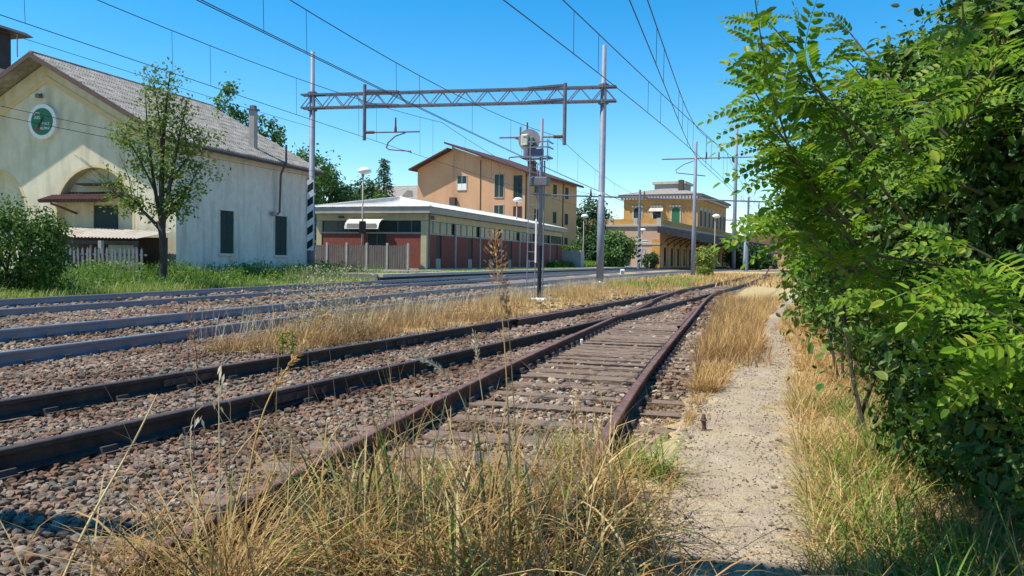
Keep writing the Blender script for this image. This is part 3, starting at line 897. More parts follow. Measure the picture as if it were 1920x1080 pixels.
# roof
rise = (APEX - EAVE) / (W_ / 2)
ov, og = .55, .95
for sgn in (1, -1):
    x0 = -W_ / 2; x1 = ov if sgn > 0 else -W_ - ov
    z1 = EAVE - ov * rise
    rf = MB().extr([(x0, -og, APEX + .05), (x1, -og, z1 + .05), (x1, -og, z1 + .17), (x0, -og, APEX + .17)], (0, LEN + og + .4, 0)).build('roof', M['tile_old'], hall)
    if sgn > 0:
        # tile courses: ribs of cover tiles down the slope
        rows = 78
        mb = MB()
        for k in range(rows):
            yy = -og + .1 + k * (LEN + og + .2) / rows
            segs = 11
            for q in range(segs):
                ta, tb = q / segs, (q + 1.02) / segs
                pa = Vector((x0 + (x1 - x0) * ta, yy, APEX + .17 + (z1 - APEX) * ta + .010))
                pb = Vector((x0 + (x1 - x0) * tb, yy + random.uniform(-.012, .012), APEX + .17 + (z1 - APEX) * tb + .045))
                w = .055
                mb.add([pa + Vector((0, -w, -.02)), pa + Vector((0, 0, .045)), pa + Vector((0, w, -.02)), pb + Vector((0, -w, -.02)), pb + Vector((0, 0, .045)), pb + Vector((0, w, -.02))],
                       [(0, 1, 4, 3), (1, 2, 5, 4), (3, 4, 5)])
        tag(mb.build('cover_tiles', M['tile_old'], rf), kind="stuff")
    MB().extr([(x0, -og - .04, APEX - .04), (x1, -og - .04, z1 - .04), (x1, -og - .04, z1 + .2), (x0, -og - .04, APEX + .2)], (0, .038, 0)).build('verge_board', M['brown_wood'], hall)
MB().tube([(-W_ / 2, -og, APEX + .17), (-W_ / 2, LEN + .4, APEX + .17)], .11, 8).build('ridge_tiles', M['tile_old'], hall)
MB().tube([(ov + .05, -og + .1, EAVE - ov * rise + .03), (ov + .05, LEN + .3, EAVE - ov * rise + .03)], .075, 8).build('gutter', M['brown_wood'], hall)
MB().tube([(ov + .05, LEN - .3, EAVE - ov * rise), (.1, LEN - .45, EAVE - .55), (.1, LEN - .45, .3)], .055, 8).build('downpipe', M['brown_wood'], hall)
# ochre band that follows the rakes
for sgn in (1, -1):
    xa, xb = -W_ / 2, (-.6 if sgn > 0 else -W_ + .6)
    za = APEX - .95; zb = za - (W_ / 2 - .6) * rise
    MB().extr([(xa, -.03, za), (xb, -.03, zb), (xb, -.03, zb + .28), (xa, -.03, za + .28)], (0, .027, 0)).build('gable_band', M['ochre'], hall)
# chimney and flue
ch = MB().box(-.97, -.65, 6.75, 7.07, 6.3, 8.85).build('chimney', M['concrete'], hall)
MB().box(-1.05, -.57, 6.67, 7.15, 8.85, 8.93).box(-.94, -.68, 6.78, 7.04, 8.93, 9.1).build('chimney_cap', M['steel_dark'], ch)
MB().tube([(.03, 7.45, 3.5), (.22, 7.6, 3.5), (.24, 7.77, 3.6), (.3, 7.77, 5.6), (.62, 7.77, 6.2), (.62, 7.77, 7.15)], .06, 8).build('flue_pipe', M['old_wood'], hall)
MB().tube([(.16, 7.2, 3.5), (.16, 7.5, 3.5)], .11, 8).build('flue_box', M['concrete'], hall)
fl = MB().bbox(-7.46, -7.22, -.28, -.06, 8.38, 8.55, .03).bar((-7.34, -.1, 8.5), (-7.34, 0, 8.6), .05).build('floodlight', M['steel_dark'], hall)
MB().bar((-8.2, -.5, 10.2), (-8.2, -.5, 11.2), .035).build('roof_aerial', M['steel_dark'], hall)
# doorway in the niche with a tiled hood
d = box('door', M['shutter'], hall, -4.75, -3.5, .38, .449, -.0, 3.45)
box('door_frame', M['cream'], d, -4.95, -4.76, .33, .448, -.0, 3.6)
hood = MB().extr([(-6.75, -.75, 3.52), (-6.75, .44, 3.92), (-6.75, .44, 4.0), (-6.75, -.75, 3.6)], (3.6, 0, 0)).build('door_hood', M['brown_wood'], hall)
mb = MB()
for k in range(19):
    x = -6.7 + k * .19
    mb.tube([(x, -.8, 3.61), (x, .42, 4.03)], .075, 6)
mb.build('hood_tiles', M['tile_red'], hood)
MB().tube([(-6.2, -.65, 3.5), (-5.9, -.2, 3.3), (-5.8, .44, 3.1)], .05, 6).build('hood_bracket', M['brown_wood'], hood)
box('lintel_bar', M['black'], hall, -5.4, -3.0, -.05, .44, 4.38, 4.46)

sg = empty('round_sign', (-14.78, 35, 0), RAD(-16), 'round green sign with white rim high on the cream gable', 'sign')
def disc(name, m, r, y0, y1, c, parent, n=40):
    pts = [(c[0] + r * math.cos(2 * math.pi * k / n), y0, c[1] + r * math.sin(2 * math.pi * k / n)) for k in range(n)]
    return MB().extr(pts, (0, y1 - y0, 0)).build(name, m, parent)
SC = (-7.17, 7.28)
disc('rim', M['white'], .80, -.16, -.003, SC, sg)
disc('face', M['sign_green'], .62, -.175, -.161, SC, sg)
def lettering(txt, size, x, z, m=M['white']):
    c = bpy.data.curves.new('lettering', 'FONT')
    c.body = txt; c.size = size; c.extrude = .004; c.align_x = 'CENTER'
    c.materials.append(m)
    tmp = bpy.data.objects.new('lettering', c)
    me = bpy.data.meshes.new_from_object(tmp)
    bpy.data.objects.remove(tmp)
    o = bpy.data.objects.new('lettering', me); COL.objects.link(o)
    o.parent = sg; o.location = (x, -.182, z); o.rotation_euler = (RAD(90), 0, 0)
lettering('ASS.', .21, SC[0] - .24, SC[1] + .12)
lettering('NAZ.', .21, SC[0] + .26, SC[1] - .18)
lettering('ALPINI', .18, SC[0] + .18, SC[1] - .37)
MB().tube([(SC[0] - .26 + .17 * math.cos(t), -.18, SC[1] + .32 + .09 * math.sin(t)) for t in np.linspace(.4, 3.4, 9)], .018, 5).build('hat_mark', M['white'], sg)
MB().extr([(SC[0] + .06, -.19, SC[1] + .24), (SC[0] + .12, -.19, SC[1] + .2), (SC[0] - .2, -.19, SC[1] - .34), (SC[0] - .27, -.19, SC[1] - .3)], (0, .012, 0)).build('feather', M['black'], sg)
MB().extr([(SC[0] - .36, -.192, SC[1] - .43), (SC[0] - .18, -.192, SC[1] - .43), (SC[0] - .16, -.192, SC[1] - .26), (SC[0] - .28, -.192, SC[1] - .22)], (0, .012, 0)).build('feather_tip', M['red'], sg)

# lean-to shed in front of the gable
shed = empty('lean_to_shed', (-14.78, 35, 0), RAD(-16), 'low lean-to shed with corrugated fibre roof in front of cream gable', 'shed')
mb = MB()
prof = [(-6.3 + k * .05, .025 * math.sin(k * math.pi / 1.75)) for k in range(0, 127)]
vs, fs = [], []
for x, dz in prof:
    vs += [(x, -.25, 2.5 + dz - .04 * (x + 6.3)), (x + .35, -2.75, 1.98 + dz - .012 * (x + 6.3))]
for k in range(len(prof) - 1):
    fs.append((2 * k, 2 * k + 1, 2 * k + 3, 2 * k + 2))
mb.add(vs, fs).build('roof', M['fibre_roof'], shed)
box('eave_beam', M['brown_wood'], shed, -5.8, .25, -2.66, -2.54, 1.66, 1.8)
for x in (-5.7, -3.9, -2.1, .1):
    box('post', M['brown_wood'], shed, x, x + .12, -2.66, -2.54, -.1, 1.66)
box('back_wall', M['brown_wood'], shed, -6.2, -.1, -.45, -.40, -.1, 2.0)
box('front_wall', M['render_olive'], shed, -4.7, -3.95, -2.5, -2.38, -.1, 1.64)
box('front_wall', M['render_olive'], shed, -1.3, .05, -2.5, -2.38, -.1, 1.64)
box('stored_boards', M['brown_wood'], shed, -3.5, -1.2, -1.6, -1.2, -.1, 1.35)

fence = empty('picket_fence', (-14.78, 35, 0), RAD(-16), 'grey picket fence before the lean-to shed, half lost in weeds', 'fence')
for z in (.5, 1.2):
    box('fence_rail', M['picket'], fence, -4.2, 1.9, -4.02, -3.97, z, z + .07)
pk = MB().extr([(-.05, 0, 0), (.05, 0, 0), (.05, 0, 1.42), (0, 0, 1.52), (-.05, 0, 1.42)], (0, .03, 0)).mesh('picket'); pk.materials.append(M['picket'])
for k in range(30):
    put(pk, 'picket', fence, (-4.1 + k * .2, -4.055 + random.uniform(-.003, .003), random.uniform(-.03, .03)), 0, random.uniform(-.03, .03))
box('post', M['concrete'], fence, -.45, -.3, -3.95, -3.8, -.1, 1.78)

# brick tower far left
tw = empty('brick_tower', (-47.0, 62, 0), RAD(-16), 'dark brick tower with overhanging roof at the far left behind the hall', 'tower')
box('shaft', M['canopy_dark'], tw, -6, 6.9, -3, 3, 0, 18.2)
for z in (12.0, 15.8):
    for x in (3.9, 5.4):
        box('louvre', M['canopy_dark'], tw, x, x + .9, -3.05, -3.001, z, z + (2.9 if z < 14 else 1.4))
box('string_course', M['concrete'], tw, -6.1, 7.0, -3.1, 3.1, 14.98, 15.4)
MB().extr([(-7, -4, 18.2), (8.1, -4, 18.2), (7.4, -4, 18.6), (-6, -4, 19.2)], (0, 8, 0)).build('roof', M['canopy_dark'], tw)

# ------------------------------------------------------------------ brick annex on the platform
ann = empty('brick_station_annex', (-6.28, 58, 0), RAD(-18.5), 'low red brick station annex with white hipped sheet roof', 'building')
AW, AL_ = 9.2, 38.4
box('floor_base', M['fascia'], ann, -AW, -.02, .02, AL_, .0, .52)
# left (end) face
box('end_brick_panel', M['brick'], ann, -8.75, -4.8, .06, .2, .52, 3.05)
box('end_brick_panel', M['brick'], ann, -3.3, -.45, .06, .2, .52, 3.05)
box('corner_pillar', M['render_olive'], ann, -.45, 0, 0, .45, .45, 4.0)
box('corner_pillar', M['render_olive'], ann, -9.2, -8.75, 0, .45, .45, 4.0)
box('end_beam', M['render_olive'], ann, -AW, 0, .0, .35, 4.02, 4.52)
wb = box('window_band', M['fascia'], ann, -8.75, -.45, .05, .22, 3.05, 3.16)
for a, b in ((-8.7, -7.5), (-7.44, -6.5), (-6.44, -5.2), (-5.14, -4.0), (-3.94, -2.4), (-2.34, -1.3), (-1.24, -.5)):
    box('pane', M['glass'], wb, a, b, .16, .18, 3.17, 4.01)
for a in (-7.47, -6.47, -5.17, -3.97, -2.37, -1.27):
    box('mullion', M['steel_dark'], wb, a - .03, a + .03, .12, .2, 3.17, 4.01)
dr = box('door', M['shutter'], ann, -4.75, -3.35, .1, .18, .5, 3.04)
box('door_mullion', M['steel_dark'], dr, -4.08, -4.02, .06, .099, .5, 3.04)
# awning
mb = MB()
an_pts = [(.0, 4.12), (-.35, 4.10), (-.7, 3.98), (-.98, 3.76), (-1.1, 3.45)]
vs, fs = [], []
for x in (-6.1, -3.35):
    vs += [(x, yy, zz) for yy, zz in an_pts]
k = len(an_pts)
fs = [(q, q + 1, k + q + 1, k + q) for q in range(k - 1)]
awn = MB().add(vs, fs).build('awning', M['awning'], ann)
for x in (-6.1, -4.72, -3.35):
    MB().tube([(x, yy, zz) for yy, zz in an_pts] + [(x, -1.1, 3.36)], .035, 6).build('awning_rib', M['white'], awn)
for a, b in ((-5.95, -4.85), (-4.6, -3.5)):
    MB().poly([(a, -1.06, 3.76), (b, -1.06, 3.76), (b, -1.15, 3.42), (a, -1.15, 3.42)]).build('smoked_strip', M['smoked'], awn)
MB().tube([(-6.1, -1.1, 3.38), (-3.35, -1.1, 3.38)], .05, 6).build('awning_bar', M['white'], awn)
box('wall_lamp', M['brown_wood'], ann, -7.2, -6.8, -.2, -.001, 4.2, 4.34)
# long platform face
bays = 7
bl = AL_ / bays
for k in range(bays):
    y0 = k * bl
    if k:
        MB().box(-.06, .06, y0 - .1, y0 + .1, .45, 4.0).build('column', M['concrete'], ann)
    a, b = y0 + .14, y0 + bl - .14
    dpos = a + (b - a) * (.42, .62, .55, .5, .62, .45, .55)[k]
    wbx = box('window_band', M['fascia'], ann, -.2, -.05, a, b, 3.02, 3.14)
    for q in range(4):
        p0 = a + (b - a) * q / 4 + .03; p1 = a + (b - a) * (q + 1) / 4 - .03
        box('pane', M['glass'], wbx, -.15, -.13, p0, p1, 3.15, 4.0)
        if q:
            box('mullion', M['steel_dark'], wbx, -.17, -.1, a + (b - a) * q / 4 - .03, a + (b - a) * q / 4 + .03, 3.15, 4.0)
    box('brick_panel', M['brick'], ann, -.18, -.04, a, dpos - .5, .52, 3.02)
    box('brick_panel', M['brick'], ann, -.18, -.04, dpos + .5, b, .52, 3.02)
    dd = box('door', M['black'], ann, -.16, -.1, dpos - .48, dpos + .48, .5, 3.02)
    box('door_kick_panel', M['concrete'], dd, -.1, -.07, dpos - .46, dpos + .46, .5, 1.25)
box('side_beam', M['render_olive'], ann, -.3, -.02, .36, AL_, 4.02, 4.52)
box('back_wall', M['render_olive'], ann, -AW, -AW + .2, .46, AL_, .45, 4.52)
box('far_wall', M['brick'], ann, -AW + .2, -.19, AL_ - .2, AL_, .52, 4.52)
# fascia and hip roof
o_ = .45
fa = MB()
fa.box(-AW - o_, o_, -o_, -o_ + .12, 4.53, 5.0).box(o_ - .12, o_, -o_ + .12, AL_ + o_, 4.53, 5.0).box(-AW - o_, -AW - o_ + .12, -o_ + .12, AL_ + o_, 4.53, 5.0)
fa.build('fascia', M['fascia'], ann)
MB().poly([(-AW - o_ + .1, -o_ + .1, 4.56), (-AW - o_ + .1, AL_ + o_, 4.56), (o_ - .1, AL_ + o_, 4.56), (o_ - .1, -o_ + .1, 4.56)]).build('soffit', M['fascia'], ann)
xr0, xr1, yr0, yr1 = -AW - o_ - .08, o_ + .08, -o_ - .08, AL_ + o_
rid = [(-4.6, 4.9, 6.15), (-4.6, AL_ - 4, 6.15)]
def roof_sheet(name, a, b, c, d, n, parent):
    """corrugated panel strip between edge a-b (eave) and d-c (top), each sheet its own piece"""
    a, b, c, d = map(Vector, (a, b, c, d))
    nrm = (b - a).cross(d - a).normalized()
    if nrm.z < 0: nrm = -nrm
    for k in range(n):
        t0, t1 = k / n, (k + 1) / n - .003
        mb = MB(); vs = []
        sub = 8
        for q in range(sub + 1):
            t = t0 + (t1 - t0) * q / sub
            e = a.lerp(b, t); tp = d.lerp(c, t)
            off = nrm * (.022 if q % 2 else -.012)
            vs += [e + off, tp + off]
        mb.add(vs, [(2 * q, 2 * q + 2, 2 * q + 3, 2 * q + 1) for q in range(sub)])
        mb.build(name, M['sheet_roof'], parent)
roof = MB().add([(xr0, yr0, 4.98), (xr1, yr0, 4.98), (xr1, yr1, 4.98), (xr0, yr1, 4.98), (rid[0][0], rid[0][1], 6.10), (rid[1][0], rid[1][1], 6.10)],
                [(0, 1, 4), (1, 2, 5, 4), (3, 5, 2), (0, 4, 5, 3)]).build('roof', M['sheet_roof'], ann)
roof_sheet('roof_sheet', (xr0, yr0, 5.02), (xr1, yr0, 5.02), (rid[0][0] + .02, rid[0][1], 6.15), (rid[0][0] - .02, rid[0][1], 6.15), 12, roof)
roof_sheet('roof_sheet', (xr1, yr0, 5.02), (xr1, yr1, 5.02), (rid[1][0], rid[1][1], 6.15), (rid[0][0], rid[0][1], 6.15), 30, roof)
MB().tube([(xr1, yr0, 5.03), rid[0], rid[1]], .07, 6).build('ridge_cap', M['sheet_roof'], roof)
MB().tube([(xr0, yr0, 5.03), rid[0]], .07, 6).build('ridge_cap', M['sheet_roof'], roof)
MB().box(.1, .35, .5, .75, 4.1, 4.4).build('loudspeaker', M['steel_dark'], ann)
MB().tube([(.08, .35, 4.5), (.08, .35, .5)], .05, 6).build('downpipe', M['steel_dark'], ann)

pf = empty('panel_fence', (-6.28, 58, 0), RAD(-18.5), 'grey slatted fence with concrete posts before the brick annex', 'fence')
for k in range(7):
    x = -9.6 + k * 1.6
    box('post', M['concrete'], pf, x - .07, x + .07, -3.07, -2.93, .05, 2.3)
    if k < 6:
        for z in (.6, 1.98):
            box('fence_rail', M['old_wood'], pf, x + .07, x + 1.53, -2.98, -2.93, z, z + .09)
        for q in range(8):
            box('slat', M['old_wood'], pf, x + .09 + q * .18, x + .09 + q * .18 + .15, -3.02 + random.uniform(-.004, .004), -2.985, .28, 2.12 + random.uniform(-.03, .03))

pln = empty('concrete_planter', (6.9, 96, .45), RAD(-18.5), 'grey concrete planter with a few plants past the annex end', 'planter')
MB().bbox(-1.6, 1.6, -.8, .8, 0, 2.0, .05).build('trough', M['concrete'], pln)
clump_crown('plants', pln, M['weed'], (0, 0, 2.2), (1.4, .6, .4), 20, 25, .25)

# ------------------------------------------------------------------ orange apartment house
org = empty('orange_apartment_house', (1.58, 110, 0), RAD(-25), 'three storey orange rendered house with stepped gable and dark roof', 'building')
OW, OL = 17.3, 20.3
ap_x, ap_z, eR, eL = -11.8, 17.5, 13.3, 14.3
w = MB()
w.poly([(-OW, 0, 0), (0, 0, 0), (0, 0, eR), (-10.9, 0, 17.0), (-11.6, 0, 17.4), (-11.6, 0, 16.75), (-OW, 0, eL)])
w.build('gable_wall', M['orange'], org)
MB().poly([(0, 0, 0), (0, OL, 0), (0, OL, eR), (0, 0, eR)]).build('side_wall', M['orange_side'], org)
MB().poly([(-OW, 0, 0), (-OW, 0, eL), (-OW, OL, eL), (-OW, OL, 0)]).build('side_wall', M['orange_side'], org)
MB().poly([(-OW, OL, 0), (-OW, OL, eL), (-11.6, OL, 16.75), (-11.6, OL, 17.4), (0, OL, eR), (0, OL, 0)]).build('back_wall', M['orange_side'], org)
rs = (17.45 - eR) / 11.6
MB().extr([(-12.2, -1.3, 17.62), (.9, -1.3, eR - .9 * rs + .03), (.9, -1.3, eR - .9 * rs + .25), (-12.2, -1.3, 17.86)], (0, OL + 2, 0)).build('roof', M['tile_red'], org)
ls = (16.75 - eL) / (OW - 11.6)
MB().extr([(-11.62, -1.3, 16.78), (-OW - .8, -1.3, eL - .8 * ls + .03), (-OW - .8, -1.3, eL - .8 * ls + .25), (-11.62, -1.3, 17.0)], (0, OL + 2, 0)).build('roof', M['tile_red'], org)
MB().tube([(.95, -1.2, eR - .9 * rs), (.95, OL + .6, eR - .9 * rs)], .1, 6).build('gutter', M['brown_wood'], org)
for yy in (.25, 14.2):
    MB().tube([(.08, yy, eR - .3), (.08, yy, .2)], .07, 6).build('downpipe', M['brown_wood'], org)
def window(par, x0, x1, z0, z1, face, frame_m, glass_m, depth=.14, blind=0):
    """framed window on the y=0 or x=0 face of a building: frame proud, pane set in"""
    if face == 'y':
        f = MB().box(x0 - .08, x0, -.06, .02, z0 - .08, z1 + .08).box(x1, x1 + .08, -.06, .02, z0 - .08, z1 + .08).box(x0, x1, -.06, .02, z1, z1 + .08).box(x0, x1, -.10, .02, z0 - .1, z0)
        o = f.build('window', frame_m, par)
        box('pane', glass_m, o, x0, x1, -.025, -.004, z0, z1)
        box('glazing_bar', frame_m, o, (x0 + x1) / 2 - .03, (x0 + x1) / 2 + .03, -.045, -.026, z0, z1)
        if blind:
            box('blind', M['white'], o, x0 + .02, x1 - .02, -.04, -.027, z0, z0 + (z1 - z0) * blind)
    else:
        f = MB().box(-.02, .06, x0 - .08, x0, z0 - .08, z1 + .08).box(-.02, .06, x1, x1 + .08, z0 - .08, z1 + .08).box(-.02, .06, x0, x1, z1, z1 + .08).box(-.02, .1, x0, x1, z0 - .1, z0)
        o = f.build('window', frame_m, par)
        box('pane', glass_m, o, .004, .025, x0, x1, z0, z1)
    return o
window(org, -10.6, -9.15, 11.1, 13.05, 'y', M['stonework'], M['glass'], blind=.45)
window(org, -4.66, -3.25, 9.95, 13.1, 'y', M['stonework'], M['glass'])
window(org, -1.66, -.52, 9.75, 12.8, 'y', M['brown_wood'], M['glass'])
window(org, -4.66, -3.25, 6.0, 8.8, 'y', M['stonework'], M['glass'])
window(org, -1.66, -.52, 6.0, 8.55, 'y', M['brown_wood'], M['tile_red'])
box('box_vent', M['brown_wood'], org, -11.6, -10.7, -.6, -.01, 8.9, 10.0)
MB().tube([(-11.3, -.06, 16.2), (-11.3, -.06, 13.0)], .05, 5).build('drain_pipe', M['stonework'], org)
MB().tube([(-6.9, -.06, 15.2), (-6.9, -.06, 8.0)], .05, 5).build('drain_pipe', M['brown_wood'], org)
for z0, z1 in ((10.9, 12.5), (6.9, 8.4), (3.2, 4.7)):
    for a in (3.4, 10.4, 15.3):
        window(org, a, a + 1.1, z0, z1, 'x', M['brown_wood'], M['shutter'])
for k, (x, yy) in enumerate(((-2.0, 6.5), (-2.6, 8.5))):
    o = box('chimney', M['brown_wood'], org, x - .4, x + .4, yy - .4, yy + .4, 13.4, 15.6)
    box('chimney_cap', M['concrete'], o, x - .55, x + .55, yy - .55, yy + .55, 15.6, 15.75)

# grey roofed house seen past the orange one
gh = empty('grey_roofed_house', (-19, 150, 0), RAD(-25), 'distant pale house with grey tile roof left of the orange house', 'building')
box('wall', M['white'], gh, -9, 7, 0, 10, 0, 11.8)
MB().extr([(-10, -1, 11.7), (8, -1, 11.7), (8, -1, 12.0), (-10, -1, 12.0)], (0, 4, 3.1)).build('roof', M['tile_grey'], gh)
MB().extr([(-8, 2.9, 14.8), (7.5, 2.9, 14.8), (7.5, 2.9, 15.1), (-8, 2.9, 15.1)], (0, 8, 0)).build('roof', M['tile_grey'], gh)
dm = MB().extr([(-3, -.2, 12.0), (1, -.2, 12.0), (-1, -.2, 14.0)], (0, 4, 0)).build('dormer', M['tile_grey'], gh)
MB().bar((5.5, 5, 15), (5.5, 5, 19.5), .1).bar((4.6, 5, 17), (6.4, 5, 17), .07).build('roof_aerial', M['steel_dark'], gh)

# ------------------------------------------------------------------ yellow station building
st = empty('station_building', (23.6, 128, 0), RAD(-25.5), 'yellow station building with low parapet wing and two storey block', 'building')
SWD, SLN = 12.5, 95.0
box('wing_wall', M['pinkish'], st, -SWD, 0, 0, SLN, .3, 6.9)
box('wing_cornice', M['stonework'], st, -SWD - .25, .25, -.25, SLN, 6.92, 7.25)
box('parapet', M['yellow'], st, -SWD, 0, 0, .3, 7.26, 8.15)
box('parapet', M['yellow'], st, -.3, 0, .31, SLN, 7.26, 8.1)
for x in (-12.3, -8.2, -4.1, -.2):
    box('parapet_post', M['stonework'], st, x - .35, x + .35, -.08, .4, 7.26, 8.3)
MB().poly([(-SWD, 0.31, 7.3), (-.31, 0.31, 7.3), (-.31, SLN, 7.3), (-SWD, SLN, 7.3)]).build('flat_roof', M['tile_grey'], st)
box('corner_pilaster', M['yellow'], st, -1.3, .05, -.05, .6, .3, 4.9)
box('corner_pilaster', M['yellow'], st, -12.55, -11.4, -.05, .6, .3, 6.9)
box('string_course', M['stonework'], st, -SWD, .1, -.12, -.001, 4.0, 4.2)
for a, b, z0, z1, mt in ((-9.6, -7.9, .5, 3.7, 'black'), (-6.6, -4.9, .5, 3.7, 'shutter'), (-3.6, -2.4, .5, 3.2, 'stonework')):
    window(st, a, b, z0, z1, 'y', M['stonework'], M[mt])
for z in (4.4, 4.75, 5.1):
    box('sign_band', M['white'], st, -3.4, -2.0, -.05, -.002, z - .5, z - .38)
for k in range(20):
    y0 = 2.5 + k * 4.5
    window(st, y0, y0 + 1.5, .5, 3.6, 'x', M['pinkish'], M['shutter' if k % 3 else 'glass'])
    box('wall_pier', M['yellow'], st, .001, .12, y0 + 2.2, y0 + 3.1, .3, 5.0)
# upper block
UY0, UY1, UX0, UZ = 27.0, 55.5, -14.7, 13.4
box('upper_wall', M['yellow'], st, UX0, 0, UY0, UY1, 6.9, UZ)
cn = box('upper_cornice', M['stonework'], st, UX0 - .5, .5, UY0 - .5, UY1 + .5, UZ, UZ + .5)
box('cornice_top', M['tile_grey'], cn, UX0 - .9, .9, UY0 - .9, UY1 + .9, UZ + .51, UZ + .9)
dm = MB().box(-.18, .18, -.4, 0, 0, .45).mesh('dentil'); dm.materials.append(M['stonework'])
for k in range(24):
    put(dm, 'dentil', cn, (UX0 + .3 + k * .62, UY0 - .501, UZ + .02), 0)
xm = (UX0) / 2
MB().add([(UX0 - 1, UY0 - 1, UZ + .92), (1, UY0 - 1, UZ + .92), (1, UY1 + 1, UZ + .92), (UX0 - 1, UY1 + 1, UZ + .92), (xm, UY0 + 7.5, UZ + 3.0), (xm, UY1 - 7.5, UZ + 3.0)],
         [(0, 1, 4), (1, 2, 5, 4), (2, 3, 5), (3, 0, 4, 5)]).build('roof', M['tile_grey'], st)
rt = box('roof_turret', M['concrete'], st, -10.2, -4.2, UY0 + 6, UY0 + 12, UZ + 1.5, UZ + 3.5)
box('turret_top', M['fibre_roof'], rt, -10.6, -3.8, UY0 + 5.6, UY0 + 12.4, UZ + 3.5, UZ + 4.0)
box('chimney', M['brown_wood'], st, -4.6, -3.7, UY0 + 3, UY0 + 4, UZ + 1.5, UZ + 4.0)
for a, mt in ((-12.6, 'shutter'), (-8.7, 'shutter'), (-5.0, 'green_door')):
    o = MB().box(a - .25, a, UY0 - .1, UY0 - .002, 8.3, 11.6).box(a + 1.55, a + 1.8, UY0 - .1, UY0 - .002, 8.3, 11.6).box(a - .4, a + 1.95, UY0 - .35, UY0 - .002, 11.9, 12.2).build('window', M['stonework'], st)
    box('shutter', M[mt], o, a, a + 1.55, UY0 - .05, UY0 - .004, 8.3, 11.2)
    pts = [(a + .775 + .775 * math.cos(t), UY0 - .05, 11.21 + .6 * math.sin(t)) for t in np.linspace(0, math.pi, 9)]
    MB().extr(pts, (0, .045, 0)).build('arch_shutter', M[mt], o)
MB().extr([(-9.2, UY0 - .05, 11.9), (-6.7, UY0 - .05, 11.9), (-6.5, UY0 - 1.1, 11.0), (-9.4, UY0 - 1.1, 11.0)], (0, 0, .06)).build('sun_awning', M['stonework'], st)
for k in range(7):
    a = UY0 + 1.6 + k * 3.9
    o = box('window', M['stonework'], st, .002, .12, a - .3, a + 1.9, 8.2, 11.9)
    box('shutter', M['shutter'], o, .121, .15, a, a + 1.6, 8.3, 11.3)
# platform canopy along the track side
cy = [-1.5, 92]
cp = MB().extr([(-.02, cy[0], 6.3), (6.6, cy[0], 5.1), (6.6, cy[0], 5.55), (-.02, cy[0], 6.75)], (0, cy[1] - cy[0], 0)).build('platform_canopy', M['canopy_dark'], st)
for k in range(22):
    yy = .2 + k * 4.3
    br = MB().tube([(.05, yy, 3.9), (1.2, yy, 4.9), (3.2, yy, 5.5), (6.4, yy, 5.05)], .09, 5)
    br.build('canopy_bracket', M['canopy_dark'], cp)
MB().box(6.61, 6.7, cy[0], cy[1], 4.45, 5.75).build('canopy_valance', M['canopy_dark'], cp)
MB().extr([(-.02, cy[0] - .06, 5.9), (6.7, cy[0] - .06, 4.6), (6.7, cy[0] - .06, 5.65), (-.02, cy[0] - .06, 6.95)], (0, .05, 0)).build('canopy_valance', M['canopy_dark'], cp)
for x in (2.2, 4.4):
    MB().box(x - .08, x + .08, cy[0], cy[1], 5.75 - (x - 2) * .14, 5.95 - (x - 2) * .14).build('canopy_purlin', M['canopy_dark'], cp)

fb = empty('brown_roofed_house', (64, 190, 0), RAD(-28), 'distant orange house with brown roof beyond the station canopy', 'building')
box('wall', M['orange'], fb, -8, 14, 0, 12, 0, 4.8)
MB().extr([(-8.5, -.5, 4.8), (14.5, -.5, 4.8), (14.5, 5, 8.8), (-8.5, 5, 8.8)], (0, .2, .3)).build('roof', M['tile_red'], fb)
box('end_block', M['brown_wood'], fb, -9, -2, 6, 14, 0, 8.6)

# ------------------------------------------------------------------ overhead line structures
def striped_plate(parent, x, y, z0, z1, w, rz):
    """black and white diagonal warning plate"""
    pl_ = MB().box(-w / 2, w / 2, -.02, .02, z0, z1).build('warning_plate', M['white'], parent)
    pl_.location = (x, y, 0); pl_.rotation_euler = (0, 0, rz)
    hgt = z1 - z0
    nst = 5
    st_ = hgt / nst
    for k in range(nst):
        za = z0 + k * st_ + .05
        MB().extr([(-w / 2 + .02, -.023, za), (w / 2 - .02, -.023, za + st_ * .30), (w / 2 - .02, -.023, min(z1 - .02, za + st_ * .82)), (-w / 2 + .02, -.023, za + st_ * .52)], (0, .002, 0)).build('black_stripe', M['black'], pl_)

gan = empty('overhead_line_gantry', (0, 0, 0), 0, 'lattice overhead line gantry spanning both main tracks on two poles', 'gantry')
PLp, PRp = Vector((-10.93, 43.3, 0)), Vector((4.43, 40.2, 0))
for p, top in ((PLp, 12.3), (PRp, 12.05)):
    pole = MB().tube([p, p + Vector((0, 0, 4)), p + Vector((0, 0, 4.02)), p + Vector((0, 0, 10.2)), p + Vector((0, 0, 10.22)), p + Vector((0, 0, top))], [.185, .185, .16, .155, .12, .11], 14)
    po = pole.build('pole', M['galv'], gan, True)
    for z in (9.24, 10.02):
        MB().tube([p + Vector((0, 0, z - .1)), p + Vector((0, 0, z + .1))], .27, 10).build('clamp', M['steel_dark'], po)
    MB().tube([p + Vector((0, 0, 4.6)), p + Vector((0, 0, 4.72))], .2, 12).build('band', M['white'], po)
    MB().bbox(-.3, .3, -.3, .3, -.2, .22, .05).build('foot', M['concrete'], po).location = p
striped_plate(gan, PLp.x - .02, PLp.y - .22, 1.6, 5.4, .36, RAD(-4))
ga, gb = Vector((-11.5, 43.41, 0)), Vector((5.05, 40.07, 0))
gt = (gb - ga).normalized(); gn = Vector((-gt.y, gt.x, 0))
glen = (gb - ga).length
zb, zt = 9.28, 9.98
